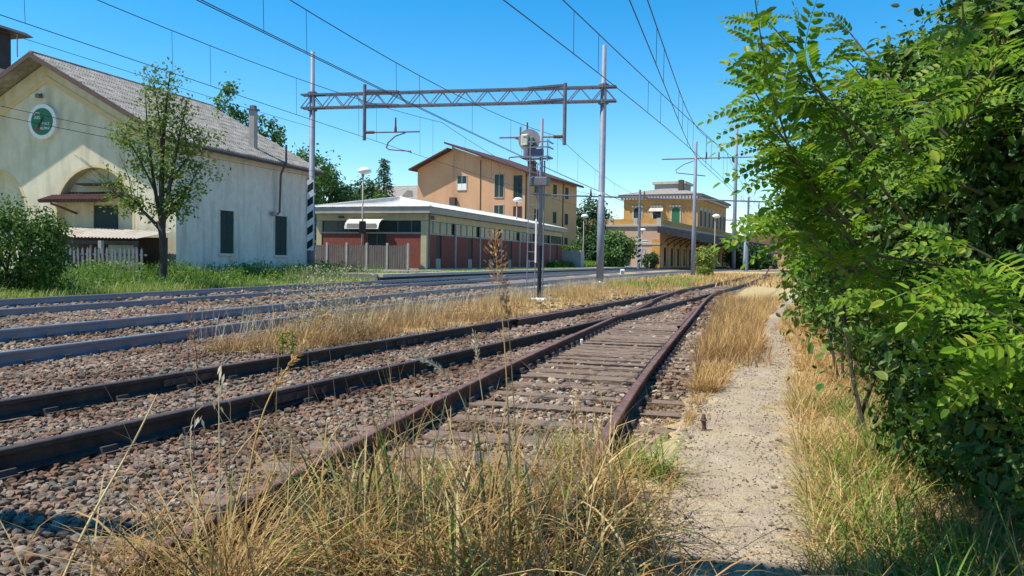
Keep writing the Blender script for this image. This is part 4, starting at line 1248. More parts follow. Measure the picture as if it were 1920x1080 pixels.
for dn in (-.2, .2):
    for z in (zb, zt):
        MB().bar(ga + gn * dn + Vector((0, 0, z)), gb + gn * dn + Vector((0, 0, z)), .09, .085).build('chord', M['steel_dark'], gan)
nb = 28
for dn in (-.2, .2):
    for k in range(nb):
        a = ga + gt * (glen * k / nb) + gn * dn; b = ga + gt * (glen * (k + 1) / nb) + gn * dn
        za, zc = (zb, zt) if k % 2 == 0 else (zt, zb)
        MB().bar(a + Vector((0, 0, za)), b + Vector((0, 0, zc)), .045).build('brace', M['galv'], gan)
for k in range(15):
    a = ga + gt * (glen * k / 14)
    for z in (zb, zt):
        MB().bar(a + gn * .2 + Vector((0, 0, z)), a - gn * .2 + Vector((0, 0, z)), .045).build('batten', M['steel_dark'], gan)
def drop_arm(sgn, x, y, ztop, zbot, reach):
    """drop post with brackets, horizontal tube and curved registration arm; sgn = side the arm points to"""
    p = Vector((x, y, 0))
    dp = MB().tube([p + Vector((0, 0, zbot)), p + Vector((0, 0, ztop))], .095, 8).build('drop_post', M['steel_dark'], gan)
    for z in (zb, zt):
        q = p + gt * (sgn * 1.9)
        MB().bar(p + Vector((0, 0, z + .12)), q + gn * -.1 + Vector((0, 0, z)), .13, .1).build('bracket', M['steel_dark'], dp)
    e = p + gt * (sgn * reach) + Vector((0, 0, zbot + .42))
    s = p + Vector((0, 0, zbot + .42))
    MB().tube([s, e], .05, 8).build('cantilever_tube', M['galv'], dp)
    MB().tube([s + gt * (sgn * .1), s + gt * (sgn * .55)], .085, 8).build('insulator', M['insul'], dp)
    m = s + gt * (sgn * reach * .57)
    MB().tube([m, m + Vector((0, 0, .32)), m + Vector((0, 0, .75))], [.09, .05, .04], 8).build('messenger_insulator', M['insul'], dp)
    c0 = s + gt * (sgn * reach * .75)
    pts = [c0 + Vector((0, 0, -.05)), c0 + gt * (-sgn * .55) + Vector((0, 0, -.22)), c0 + gt * (-sgn * .95) + Vector((0, 0, -.55)), c0 + gt * (-sgn * 1.05) + Vector((0, 0, -.82)),
           c0 + gt * (-sgn * .9) + Vector((0, 0, -.92)), c0 + gt * (sgn * .3) + Vector((0, 0, -1.02)), c0 + gt * (sgn * .32) + Vector((0, 0, -1.12))]
    MB().tube(pts, .04, 6).build('registration_arm', M['steel_dark'], dp)
drop_arm(1, -7.96, 42.5, 10.42, 7.48, 3.05)
drop_arm(-1, 2.52, 40.4, 10.2, 7.1, 3.35)

def plain_pole(name, x, y, h, r, label, z=0.0, m='galv', cat='pole'):
    o = empty(name, (x, y, z), 0, label, cat)
    MB().tube([(0, 0, -.2), (0, 0, h * .35), (0, 0, h * .36), (0, 0, h)], [r, r * .97, r * .85, r * .65], 12).build('shaft', M[m], o, True)
    MB().bbox(-.3, .3, -.3, .3, -.2, .12, .04).build('foot', M['concrete'], o)
    return o
p3 = plain_pole('catenary_pole', 16.0, 70.5, 11.9, .2, 'grey catenary pole with long crossbar right of the station front')
MB().tube([(-2.9, .4, 10.35), (5.6, -.9, 10.55)], .06, 8).build('crossbar', M['galv'], p3)
MB().tube([(-.2, 0, 10.2), (-1.0, .1, 9.9), (-1.7, .2, 9.4), (-1.6, .2, 9.15), (.9, 0, 8.9)], .045, 6).build('registration_arm', M['steel_dark'], p3)
for xx in (.9, 2.0):
    MB().tube([(xx, -.15, 10.35), (xx, -.15, 11.0)], [.1, .05], 7).build('insulator', M['insul'], p3)
plain_pole('steel_mast', 40.5, 146, 26.5, .42, 'tall slim grey mast rising behind the station canopy roof', cat='mast')
fg = empty('distant_gantry', (0, 0, 0), 0, 'distant thin overhead gantry beam crossing in front of the yellow station', 'gantry')
for x, yv, h in ((17.9, 113, 11.4), (36.5, 124, 11.5)):
    MB().tube([(x, yv, 0), (x, yv, h)], [.24, .16], 8).build('pole', M['galv'], fg)
MB().tube([(2.8, 112, 10.4), (40.5, 124, 10.8)], .13, 6).build('beam', M['galv'], fg)
for x, yv in ((11.1, 114.6), (19.2, 117.2)):
    MB().tube([(x, yv, 10.6), (x, yv, 11.6)], [.2, .06], 6).build('insulator', M['insul'], fg)
striped_plate(fg, 17.9, 112.7, 1.0, 4.6, .5, 0)
plain_pole('catenary_pole', 37.2, 127.5, 5.9, .32, 'short thick grey pole close beside the far gantry post', cat='pole')
fg2 = empty('distant_gantry', (0, 0, 0), 0, 'farthest overhead gantry just above the station canopy end', 'gantry')
for x, yv, h in ((40, 172, 11.2), (58, 178, 11.2)):
    MB().tube([(x, yv, 0), (x, yv, h)], [.25, .18], 8).build('pole', M['galv'], fg2)
MB().tube([(36, 170.6, 10.5), (62, 179.3, 10.7)], .12, 6).build('beam', M['galv'], fg2)

# contact lines
def overhead_line(label, f, zc, zm, supports, y0, y1, twin=False, thick=.0105):
    o = empty('overhead_line', (0, 0, 0), 0, label, 'wire', 'overhead contact lines')
    ys = np.arange(y0, y1, 2.0)
    offs = (-.02, .02) if twin else (0,)
    for of in offs:
        MB().tube([(float(f(y)) + of * 2, y, zc) for y in ys], thick, 5, False).build('contact_wire', M['wire'], o)
    def mz(y):
        for a, b in zip(supports[:-1], supports[1:]):
            if a <= y <= b:
                t = (y - (a + b) / 2) / ((b - a) / 2)
                return zm + .95 * t * t
        return zm + .95
    MB().tube([(float(f(y)), y, mz(y)) for y in ys], thick * 1.15, 5, False).build('messenger_wire', M['wire'], o)
    yd = y0 + 3.2
    while yd < min(y1, 75):
        MB().tube([(float(f(yd)), yd, mz(yd)), (float(f(yd)) + .01, yd + .05, zc)], .006, 4, False).build('dropper', M['wire'], o)
        yd += 1.6 if int(yd * 3) % 3 == 0 else 4.6
    return o
overhead_line('leftmost overhead line above the farther main track', fD, 6.30, 7.45, (-1, 42, 86, 130), 2, 130)
overhead_line('twin wire overhead line above the nearer main track', fC, 5.75, 6.66, (-1, 41, 84, 128), 2, 128, True)
overhead_line('overhead line passing the right gantry pole above the black siding', fB, 5.41, 6.25, (-10, 46, 90), 2, 88)
overhead_line('rightmost overhead line beside the robinia leaves above the rusty siding', lambda y: fA(y), 5.22, 5.95, (-12, 40, 84), 2, 80)
for zc, ztxt in ((8.2, 'single thin feeder cable running to the left gantry pole'), (5.88, 'upper of two cables passing in front of the round sign'), (5.58, 'lower of two cables passing in front of the round sign')):
    f = lambda y: -10.75 + .29 * (y - 43.3)
    pts = [(f(y), y, zc - .0006 * (y - 20) * (43.3 - y)) for y in np.linspace(6, 43.2, 16)]
    tag(MB().tube(pts, .010, 5, False).build('feeder_cable', M['wire']), ztxt, 'cable', 'feeder cables')

# ------------------------------------------------------------------ signal mast
sig = empty('signal_mast', (.87, 25.5, 0), RAD(-18), 'railway signal mast seen from behind with ladder, cage and round disc', 'signal')
MB().tube([(0, 0, -.1), (0, 0, 1.75)], .066, 10).build('lower_post', M['black'], sig)
MB().tube([(0, 0, 1.75), (0, 0, 5.78)], [.066, .056], 10).build('upper_post', M['galv'], sig, True)
MB().box(-.15, -.10, -.06, .0, 1.2, 2.6).build('white_board', M['white'], sig)
MB().tube([(.11, 0, 0.05), (.11, 0, 4.45)], .028, 6).build('conduit', M['galv'], sig)
MB().bbox(-.26, .26, -.26, .26, -.15, .08, .04).build('foot', M['white'], sig)
lad = empty('ladder'); lad.parent = sig
for x in (-.42, -.15):
    MB().bar((x, -.02, .05), (x + .04, -.02, 4.35), .026).build('stringer', M['galv'], lad)
for k in range(14):
    z = .35 + k * .3
    MB().bar((-.42 + .04 * z / 4.35, -.02, z), (-.15 + .04 * z / 4.35, -.02, z), .022).build('rung', M['galv'], lad)
MB().bbox(-.36, .26, -.2, .2, 3.66, 3.92, .02).build('relay_box', M['steel_dark'], sig)
cg = MB().bar((-.62, -.25, 4.55), (.28, -.25, 4.55), .05).bar((-.62, .3, 4.55), (.28, .3, 4.55), .05).bar((-.62, -.25, 4.55), (-.62, .3, 4.55), .05).bar((.28, -.25, 4.55), (.28, .3, 4.55), .05).build('cage_floor', M['galv'], sig)
for a, b in (((-.3, -.25, 3.7), (-.3, -.25, 5.0)), ((.27, -.25, 4.4), (.27, -.25, 5.1)), ((-.1, .3, 4.5), (-.1, .3, 5.05))):
    MB().bar(a, b, .035).build('cage_rail', M['galv'], cg)
for z in (4.85, 5.02):
    MB().bar((-.35, -.25, z), (.32, -.25, z), .04).bar((.3, -.25, z), (.3, .3, z), .035).build('cage_rail', M['galv'], cg)
box('cage_plate', M['hair'], cg, -.42, .05, -.1, .1, 4.6, 4.82)
MB().tube([(-.46, 0, 4.55), (-.46, 0, 4.9)], .14, 10).build('head_bracket', M['steel_dark'], sig)
def ydisc(name, m, r, c, y0, y1, par, n=28):
    pts = [(c[0] + r * math.cos(2 * math.pi * k / n), y0, c[1] + r * math.sin(2 * math.pi * k / n)) for k in range(n)]
    return MB().extr(pts, (0, y1 - y0, 0)).build(name, m, par)
ds = ydisc('disc', M['grey_disc'], .36, (-.45, 5.13), .10, .14, sig)
MB().bbox(-.68, -.44, -.06, .099, 4.95, 5.31, .03).build('lamp_housing', M['signal_buff'], ds)
MB().bbox(-.40, -.28, -.02, .099, 4.95, 5.22, .02).build('side_housing', M['steel_dark'], ds)
for z in (4.93, 5.3):
    box('hinge', M['white'], ds, -.61, -.50, -.08, -.061, z + .03 if z < 5 else z - .06, z + .06 if z < 5 else z - .03)
MB().tube([(-.72, .02, 5.3), (-.72, .02, 5.55)], .03, 6).build('sight_pin', M['steel_dark'], ds)

mk = empty('marker_post', (-.27, 20.4, 0), 0, 'short dark marker stake in the straw left of the signal', 'post')
MB().bbox(-.045, .045, -.03, .03, -.05, .42, .01).build('stake', M['steel_dark'], mk)
MB().bbox(-.06, .06, -.045, .045, .30, .40, .01).build('cap', M['lamp_post'], mk)
dw = empty('ground_signal', (7.2, 52.0, 0), RAD(-20), 'small white dwarf ground signal right of the large gantry pole', 'signal')
dw.scale = (.7, .7, .8)
MB().tube([(0, 0, 0), (0, 0, .55)], .08, 8).build('stem', M['galv'], dw)
MB().bbox(-.2, .2, -.14, .14, .5, .95, .05).build('head', M['white'], dw)
MB().bbox(-.12, .12, -.18, -.141, .58, .85, .02).build('lens_hood', M['galv'], dw)
bf = empty('switch_stand', (22.3, 70, 0), RAD(-20), 'small dark rusty point lever at the far end of the sidings', 'lever')
MB().bbox(-.3, .3, -.25, .25, 0, .35, .05).build('base', M['rust'], bf)
MB().bar((0, 0, .3), (.35, 0, 1.0), .12).build('lever', M['rust'], bf)
MB().bbox(.25, .55, -.12, .12, .8, 1.05, .05).build('weight', M['rust'], bf)
stump = empty('iron_peg', (1.47, 6.0, 0), .4, 'small dark iron peg at the left edge of the path', 'peg')
MB().tube([(0, 0, -.02), (.005, 0, .06), (-.005, 0, .12), (0, 0, .15)], [.018, .016, .02, .012], 7).build('shaft', M['rust'], stump)
MB().lathe([(.012, .0), (.03, .015), (.012, .03)], (0, 0, .09), 7).build('collar', M['clip'], stump)

strip = MB()
sp = [(-3.35, 6.75, .05), (-3.15, 6.68, .075), (-2.9, 6.5, .06), (-2.72, 6.42, .035), (-2.6, 6.5, .06), (-2.62, 6.62, .09)]
vs = []
for k, p in enumerate(sp):
    vs += [Vector(p) + Vector((0, 0, .0)), Vector(p) + Vector((.004, -.03 * (1 - .08 * k), .012))]
strip.add(vs, [(2 * k, 2 * k + 1, 2 * k + 3, 2 * k + 2) for k in range(len(sp) - 1)])
tag(strip.build('plastic_strip', M['white']), 'twisted white plastic strip lying between the black rails', 'litter')
# ------------------------------------------------------------------ platform lamps
def lamp(x, y, label, h=6.6, board=False):
    o = empty('platform_lamp', (x, y, .45), 0, label, 'lamp', 'platform lamps')
    MB().tube([(0, 0, 0), (0, 0, h * .45), (0, 0, h * .46), (0, 0, h)], [.085, .085, .06, .05], 8).build('post', M['lamp_post'], o, True)
    MB().lathe([(.10, h - .12), (.42, h - .02), (.50, h + .04), (.46, h + .2), (.28, h + .34), (.05, h + .38)], (.12, 0, 0), 14).build('globe', M['lamp_white'], o, True)
    MB().lathe([(.09, h - .3), (.12, h - .1)], (0, 0, 0), 8).build('collar', M['lamp_post'], o)
    if board:
        box('notice_box', M['black'], o, -.22, .26, -.14, -.06, 2.5, 3.4)
lamp(-10.75, 57.0, 'tall platform lamp with white dome before the slatted fence', 6.85, True)
lamp(.35, 79.0, 'platform lamp with white dome before the annex brick wall', 6.6)
lamp(9.4, 106, 'platform lamp with white dome beside the leafy station tree', 6.6)
lamp(20.1, 124, 'small white domed lamp right of the striped far pole', 5.6)
lamp(25.2, 99.5, 'platform lamp with white dome before the station canopy', 6.5)

# ------------------------------------------------------------------ trees and bushes of the middle distance
def far_tree(name, label, x, y, h, rx, mt, clumps=70, per=45, leaf=.42, base=None, group=None, rz_=None, shell=.5):
    t = empty(name, (x, y, 0), 0, label, 'tree' if 'tree' in name else 'bush', group)
    hb = h * .25 if base is None else base
    MB().tube(wobble_line((0, 0, -.1), (rx * .08, 0, h * .8), 4, rx * .05), [max(.05, rx * .09), rx * .075, rx * .06, rx * .04, .02], 7).build('trunk', M['bark'], t)
    rzv = (h - hb) / 2
    clump_crown('crown', t, M[mt], (0, 0, hb + rzv), (rx, rx, rzv), clumps, per, leaf, shell)
    return t
G1 = 'trees behind the buildings'
far_tree('poplar_tree', 'light green tree tip above the hall roof by the small tree', -25.6, 72, 16.6, 1.7, 'far_leaf_light', 45, 40, .4, 8, G1)
far_tree('poplar_tree', 'light green tree tip behind the hall roof near the chimney', -23.3, 74, 14.4, 1.9, 'far_leaf_light', 45, 40, .4, 7, G1)
far_tree('broadleaf_tree', 'green tree showing over the far end of the hall roof', -19.6, 76, 12.3, 2.4, 'far_leaf_light', 60, 45, .4, 5, G1)
far_tree('dark_tree', 'dark dense tree right behind the left gantry pole', -18.6, 80, 10.4, 2.6, 'far_leaf', 80, 50, .42, 1, G1)
far_tree('broadleaf_tree', 'low round dark tree left of the first platform lamp', -17.0, 84, 8.6, 2.6, 'far_leaf', 80, 50, .42, 1, G1)
far_tree('broadleaf_tree', 'bushy tree behind the first platform lamp', -16.6, 92, 10.2, 2.6, 'far_leaf', 80, 50, .42, 1, G1)
far_tree('broadleaf_tree', 'low light green tree right of the first platform lamp', -14.4, 84, 8.0, 2.2, 'far_leaf_light', 70, 45, .4, 1, G1)
# conifer
con = empty('conifer_tree', (-14.6, 90, 0), 0, 'dark pointed conifer between the lamp and the orange house', 'tree', G1)
MB().tube([(0, 0, 0), (0, 0, 12.4)], [.25, .03], 7).build('trunk', M['bark'], con)
cp_ = []
Pn, Nn = [], []
for k in range(90):
    z = 2.0 + 10.3 * (k / 90)
    rad = 3.0 * (1 - (z - 1.5) / 11.6) + .15
    for q in range(26):
        a = random.uniform(0, 6.28); rr = rad * random.uniform(.35, 1.05)
        Pn.append((rr * math.cos(a), rr * math.sin(a), z - rr * .25 + random.uniform(-.3, .3))); Nn.append((math.cos(a) * .6, math.sin(a) * .6, .8))
Nn = np.array(Nn) + rng.normal(0, .4, (len(Nn), 3)); Nn /= np.linalg.norm(Nn, axis=1)[:, None]
Vc, Tc = leaves(np.array(Pn), rng.uniform(.25, .5, len(Pn)), Nn, .4)
npobj('crown', Vc, None, Tc, M['far_leaf'], con)
far_tree('broadleaf_tree', 'round dark tree between the orange house and the station', 13.4, 135, 11.5, 3.6, 'far_leaf', 110, 50, .5, 1.5, G1)
far_tree('garden_bush', 'broad green bush before the station wing at the lamp', 14.2, 110, 5.3, 2.6, 'far_leaf_light', 90, 50, .42, .5, 'bushes by the station')
far_tree('garden_bush', 'green bush behind the large right gantry pole', 10.6, 112, 4.6, 2.4, 'far_leaf', 80, 50, .42, .4, 'bushes by the station')
far_tree('clipped_bush', 'dark clipped bush at the station corner', 21.3, 122.5, 2.6, 1.15, 'far_leaf', 60, 50, .26, .3, 'bushes by the station', shell=.75)
far_tree('wild_bush', 'yellow green wild bush right of the crossbar pole', 17.9, 74, 2.75, 1.0, 'lime_weed', 50, 50, .22, .1, 'bushes by the station')
far_tree('garden_bush', 'green bushes under the far end of the station canopy', 44, 150, 4.6, 3.6, 'far_leaf', 90, 50, .5, .3, 'bushes by the station')
far_tree('garden_bush', 'small dark bush before the distant orange house', 56, 176, 3.2, 3.0, 'far_leaf', 60, 40, .5, .2, 'bushes by the station')

# low planting on the platform
k = 4000
yy = rng.uniform(88, 122, k); xo = fD(yy) - 5.5 - rng.random(k) * 2.5
grass('platform_weeds', M['weed'], np.stack([xo, yy, np.full(k, .45)], -1), .9, .12)
k = 5000
yy = rng.uniform(41, 85, k); xo = fD(yy) - 2.6 - rng.random(k) ** 1.5 * 1.6
grass('platform_edge_grass', M['lime_weed'], np.stack([xo, yy, np.full(k, .44)], -1), .13, .035)

# small tree before the gable
ft = empty('young_tree', (-12.75, 29, 0), 0, 'slender young tree with thin crown in front of the cream gable', 'tree')
tk = MB().tube(wobble_line((.05, 0, -.1), (.0, 0, 2.5), 4, .04), [.17, .145, .13, .125, .14], 9)
tk.build('trunk', M['bark'], ft, True)
limbs = [((0, 0, 2.3), (-.15, .1, 5.0), (.25, .1, 7.9), .13), ((0, 0, 2.2), (.45, -.2, 4.4), (.95, -.1, 6.9), .10), ((0, 0, 2.3), (-.6, .2, 4.6), (-.75, .3, 7.1), .09),
         ((0, 0, 2.1), (-.9, -.3, 3.3), (-1.9, -.4, 3.75), .08), ((0, 0, 2.6), (.8, .2, 3.4), (1.35, .1, 4.6), .06), ((-.1, 0, 3.2), (-.8, -.1, 4.9), (-1.5, -.2, 5.9), .05),
         ((.1, 0, 3.5), (.7, .2, 4.8), (1.55, .2, 5.6), .05), ((0, 0, 4.0), (.1, -.2, 5.8), (-.2, -.3, 7.5), .06), ((.05, 0, 2.4), (.35, 0, 3.0), (.8, 0, 3.2), .035)]
Pn = []
for a, b, c, r in limbs:
    a, b, c = Vector(a), Vector(b), Vector(c)
    pts = [a * (1 - t) ** 2 + b * 2 * t * (1 - t) + c * t * t for t in np.linspace(0, 1, 8)]
    MB().tube(pts, [r * (1 - .85 * q / 7) for q in range(8)], 6).build('limb', M['bark'], ft, True)
    for q in range(46):
        t = random.uniform(.25, 1.0) ** .8
        p = a * (1 - t) ** 2 + b * 2 * t * (1 - t) + c * t * t
        tw = Vector((random.gauss(0, .33), random.gauss(0, .33), random.gauss(.12, .3)))
        if q < 12:
            MB().tube([p, p + tw * .6, p + tw * 1.1], [.015, .01, .005], 4, False).build('twig', M['bark'], ft)
        for _ in range(12):
            Pn.append(p + tw + Vector((random.gauss(0, .12), random.gauss(0, .12), random.gauss(0, .12))))
Pn = np.array([p[:] for p in Pn])
Nn = rng.normal(size=(len(Pn), 3)); Nn[:, 2] += .7; Nn /= np.linalg.norm(Nn, axis=1)[:, None]
Vc, Tc = leaves(Pn, rng.uniform(.09, .19, len(Pn)), Nn)
npobj('crown', Vc, None, Tc, M['tree_leaf'], ft)
for k in range(9):
    a = Vector((-.7 + random.uniform(-.3, .1), -.2, 3.0 + random.uniform(-.2, .3)))
    b = Vector((-1.2 - 1.9 * random.random(), -.3, 3.9 + 1.2 * random.random()))
    MB().tube(wobble_line(a, b, 4, .06), [.02, .016, .012, .009, .005], 4, False).build('bare_branch', M['bark'], ft)

lb = empty('dense_bush', (-14.2, 22.3, 0), 0, 'large dense green bush at the left edge before the shed', 'bush')
for k in range(7):
    MB().tube(wobble_line((random.uniform(-.3, .3), random.uniform(-.2, .2), -.05), (random.uniform(-1, 1), random.uniform(-.4, .4), 1.8), 3, .1), [.05, .04, .03, .015], 5).build('stem', M['bark'], lb)
cr = clump_crown('foliage', lb, M['shrub2'], (0, 0, 1.35), (1.65, 1.3, 1.30), 150, 70, .12, .62, .17)

# ------------------------------------------------------------------ weeds on the bank, dry grass in the yard
def bank(n, smin, smax, ymin, ymax, power=1.0):
    yy = rng.uniform(ymin, ymax, n)
    s = smin + (smax - smin) * rng.random(n) ** power
    X = fD(yy) - s
    return np.stack([X, yy, ballast_z(X, yy)], -1)
grass('bank_grass', M['lime_weed'], patchy(bank(26000, 2.1, 6.0, 11, 44, 1.3), 1.2, -.4), .36, .020, (0, .6), (.2, 1.3))
grass('bank_tall_grass', M['weed'], patchy(bank(16000, 3.4, 10.5, 11, 46), .9, -.1, 3), .62, .024, (0, .5), (.2, 1.3))
grass('bank_lush_grass', M['weed'], patchy(bank(12000, 4.4, 9.0, 11, 46), 1.5, .3, 7), .95, .022, (0, .4), (.1, 1.0), 4)
grass('bank_dry_stems', M['pale_weed'], patchy(bank(2200, 3.0, 10.0, 11, 46), .8, .2, 9), .75, .014, (0, .5), (.1, .9))
P_ = bank(420, 3.6, 9.4, 12, 46)
keepw = rng.random(len(P_)) < .95
P_ = P_[keepw]
hts = rng.uniform(.3, 1.05, len(P_)) * np.clip((fD(P_[:, 1]) - P_[:, 0] - 2.5) / 4, .35, 1)
Pl = np.repeat(P_, 55, 0); hh = np.repeat(hts, 55)
off = rng.normal(size=(len(Pl), 3)) * np.array([.22, .22, 0])
Pl = Pl + off; Pl[:, 2] += hh * rng.random(len(Pl)) ** .7
Nn = rng.normal(size=(len(Pl), 3)) * .7; Nn[:, 2] += .8; Nn /= np.linalg.norm(Nn, axis=1)[:, None]
Vc, Tc = leaves(Pl, rng.uniform(.08, .19, len(Pl)), Nn)
tag(npobj('bank_leafy_weeds', Vc, None, Tc, M['weed']), kind="stuff")
grass('wall_foot_dry_weeds', M['pale_weed'], np.concatenate([bank(700, 6.5, 9.5, 32, 43)], 0), .95, .02, (0, .35), (.1, .7))

def between(fl, fr, n, y0, y1, power=1.0, ypow=1.0):
    yy = y0 + (y1 - y0) * rng.random(n) ** ypow
    t = rng.random(n) ** power
    X = fl(yy) * (1 - t) + fr(yy) * t
    return np.stack([X, yy, ballast_z(X, yy) + .005], -1)
island_l = lambda y: fC(y) + 2.0 + .5 * np.clip((14 - y) / 4, 0, 1)
island_r = lambda y: fB(y) - 1.6 - .6 * np.clip((14 - y) / 4, 0, 1)
grass('island_straw', M['straw'], patchy(between(island_l, island_r, 26000, 10.6, 45, 1, 1.4), .8, -.5), .13, .010, (.3, 1.3), (.2, 1.3))
grass('island_russet_grass', M['rust_grass'], patchy(between(island_l, lambda y: fB(y) - 1.8, 9500, 10.5, 17.5, 1), .5, -.5, 2), .30, .008, (0, .8), (.2, 1.3))
grass('island_tall_straw', M['straw'], patchy(between(island_l, island_r, 22000, 11.5, 48, 1.3), .7, .0, 5), .42, .010, (0, .55), (.1, 1.1))
grass('island_pale_straw', M['pale_weed'], patchy(between(lambda y: fC(y) + 1.3, lambda y: fC(y) + 3.4, 8000, 12, 50), .6, -.1, 1), .55, .009, (0, .4), (.1, .9))
grass('island_green_grass', M['lime_weed'], patchy(between(lambda y: fB(y) - 5.2, lambda y: fB(y) - 1.9, 3600, 36, 54), 1.2, .1), .5, .03)
grass('far_yard_straw', M['straw'], between(lambda y: fC(y) + 2.0, lambda y: fB(y) + 6, 7000, 42, 90), .38, .05, (.1, .8), (.2, 1.2))
# right verge between the sidings and the path
vl_ = lambda y: right_edge(y) - .15
vr_ = lambda y: np.maximum(pl(y) + .02, right_edge(y) + .1)
grass('verge_straw', M['straw'], patchy(between(vl_, vr_, 13000, 6.0, 30, 1, 1.2), .6, .0), .11, .007, (.5, 1.45), (.1, 1.0))
for nm, y0, y1, n_, ht, th in (('verge_low_straw', 4.2, 11, 5000, .09, .2), ('verge_mid_straw', 7.8, 14, 6500, .24, .1), ('verge_tall_straw', 10.2, 27, 19000, .42, -.3)):
    grass(nm, M['straw'], patchy(between(lambda y: right_edge(y) - .1, lambda y: pl(y) + .02, n_, y0, y1, 1, 1.2), .45, th, 4), ht, .008, (0, .9), (.2, 1.2))
grass('verge_russet_grass', M['rust_grass'], patchy(between(lambda y: right_edge(y) - .2, lambda y: right_edge(y) + .8, 6500, 9.6, 27), .5, .0, 6), .38, .009, (0, .7), (.2, 1.1))
grass('path_edge_litter', M['straw'], np.concatenate([between(lambda y: pl(y) - .5, lambda y: pl(y) + .16, 13000, 2.6, 14, 1, 1.3), between(lambda y: pr(y) - .16, lambda y: pr(y) + .3, 8000, 2.6, 14, 1, 1.3)], 0), .085, .0045, (1.1, 1.57), (-.1, .25))
hs_l = lambda y: pr(y) + .0
hs_r = lambda y: pr(y) + .95
grass('hedge_foot_grass', M['straw_green'], patchy(between(hs_l, hs_r, 6000, 2.3, 7.5), .35, -.3), .30, .007, (.2, 1.1), (.3, 1.7), 4)
grass('hedge_foot_green_grass', M['weed'], patchy(between(lambda y: pr(y) + .15, lambda y: pr(y) + 1.0, 4200, 2.3, 5.8), .3, .0, 3), .42, .008, (.2, 1.0), (.3, 1.8), 5)
grass('hedge_foot_straw', M['straw'], patchy(between(hs_l, hs_r, 22000, 2.3, 24, 1, 1.4), .5, -.6, 8), .30, .007, (.2, 1.2), (.2, 1.4))

# foreground tussocks round the near end of the rusty track
def tuft_points(n, y0, y1, xl, xr, clumps, sd=.055):
    cy_ = rng.uniform(y0, y1, clumps); cx_ = xl + (xr - xl) * rng.random(clumps)
    wt = rng.lognormal(0, .6, clumps); wt /= wt.sum()
    k = rng.choice(clumps, n, p=wt)
    X = cx_[k] + rng.normal(0, sd, n); Y = cy_[k] + rng.normal(0, sd, n)
    return np.stack([X, Y, np.full(n, -.005)], -1), np.clip(rng.lognormal(-.05, .28, clumps), .45, 1.5)[k]
def tussock(name, m, parts, L, w, tilt, bend, lv):
    P_ = np.concatenate([p for p, _ in parts]); H_ = np.concatenate([h for _, h in parts])
    grass(name, M[m], P_, L * H_, w, tilt, bend, lv)
tussock('dry_tussock_grass', 'tussock', [tuft_points(1900, 2.45, 3.3, -1.05, .58, 36), tuft_points(1250, 3.2, 4.45, -.85, .60, 26), tuft_points(420, 2.5, 3.3, -1.5, -.8, 10)], .61, .0062, (0, .9), (.3, 2.6), 7)
tussock('tussock_stems', 'straw', [tuft_points(240, 2.5, 4.3, -1.3, .62, 60)], .74, .0042, (0, .5), (.0, 1.0), 5)
tussock('dry_tussock_litter', 'rust_grass', [tuft_points(6500, 2.4, 3.4, -1.1, .70, 90, .09), tuft_points(2200, 3.3, 4.4, -.8, .7, 34, .09)], .18, .0045, (.5, 1.5), (.1, 1.6), 4)
tussock('broad_dry_leaves', 'tussock', [tuft_points(620, 2.6, 4.2, -1.4, .58, 56)], .62, .012, (0, .8), (.8, 3.0), 8)
tussock('drying_green_blades', 'straw_green', [tuft_points(520, 2.6, 4.2, -1.1, .6, 34)], .50, .013, (0, .75), (.4, 2.3), 7)
tussock('foreground_green_blades', 'weed', [tuft_points(170, 2.7, 4.2, -.85, .55, 18)], .42, .015, (0, .7), (.3, 1.9), 7)
gt_ = empty('green_grass_tuft', (.83, 4.75, 0), 0, 'bright green grass tuft at the left edge of the path', 'grass tuft')
Pg = np.stack([rng.normal(0, .08, 240), rng.normal(0, .08, 240), np.zeros(240)], -1)
grass('blades', M['lime_weed'], Pg, .33, .009, (.1, 1.2), (.3, 1.4), 5, gt_, kind=None)
gt2 = empty('green_grass_tuft', (.36, 5.1, 0), 0, 'thin yellow green grass tuft between the rusty rails', 'grass tuft')
Pg = np.stack([rng.normal(0, .12, 110), rng.normal(0, .08, 110), np.zeros(110)], -1)
grass('blades', M['straw_green'], Pg, .30, .009, (.1, .8), (.3, 1.2), 5, gt2, kind=None)
# dry weed stand beside the track
dwp = empty('dry_weed_stand', (-2.95, 12.6, 0), 0, 'tall pale dry weed stand beside the nearer main track', 'weed')
for k in range(26):
    a = Vector((random.gauss(0, .28), random.gauss(0, .3), 0))
    b = a + Vector((random.gauss(0, .18), random.gauss(0, .15), random.uniform(.6, 1.25)))
    MB().tube(wobble_line(a, b, 3, .03), [.006, .005, .004, .002], 4, False).build('stem', M['stalk'], dwp)
Pn = np.stack([rng.normal(0, .34, 2600), rng.normal(0, .3, 2600), .15 + 1.0 * rng.random(2600) ** 1.2], -1)
Nn = rng.normal(size=(2600, 3)); Nn /= np.linalg.norm(Nn, axis=1)[:, None]
Vc, Tc = leaves(Pn, rng.uniform(.02, .05, 2600), Nn, .5)
npobj('seed_heads', Vc, None, Tc, M['pale_weed'], dwp)
gw = empty('green_weed_pair', (-2.85, 9.9, 0), 0, 'pair of small upright green weeds by the nearer main track', 'weed')
for k in range(2):
    MB().tube([(k * .12, 0, 0), (k * .12, 0, .34)], .005, 4).build('stem', M['twig'], gw)
    Pn = np.stack([k * .12 + rng.normal(0, .03, 120), rng.normal(0, .03, 120), rng.uniform(.02, .36, 120)], -1)
    Nn = rng.normal(size=(120, 3)); Nn[:, 2] += .5; Nn /= np.linalg.norm(Nn, axis=1)[:, None]
    Vc, Tc = leaves(Pn, rng.uniform(.03, .06, 120), Nn, .4)
    npobj('foliage', Vc, None, Tc, M['weed'], gw)

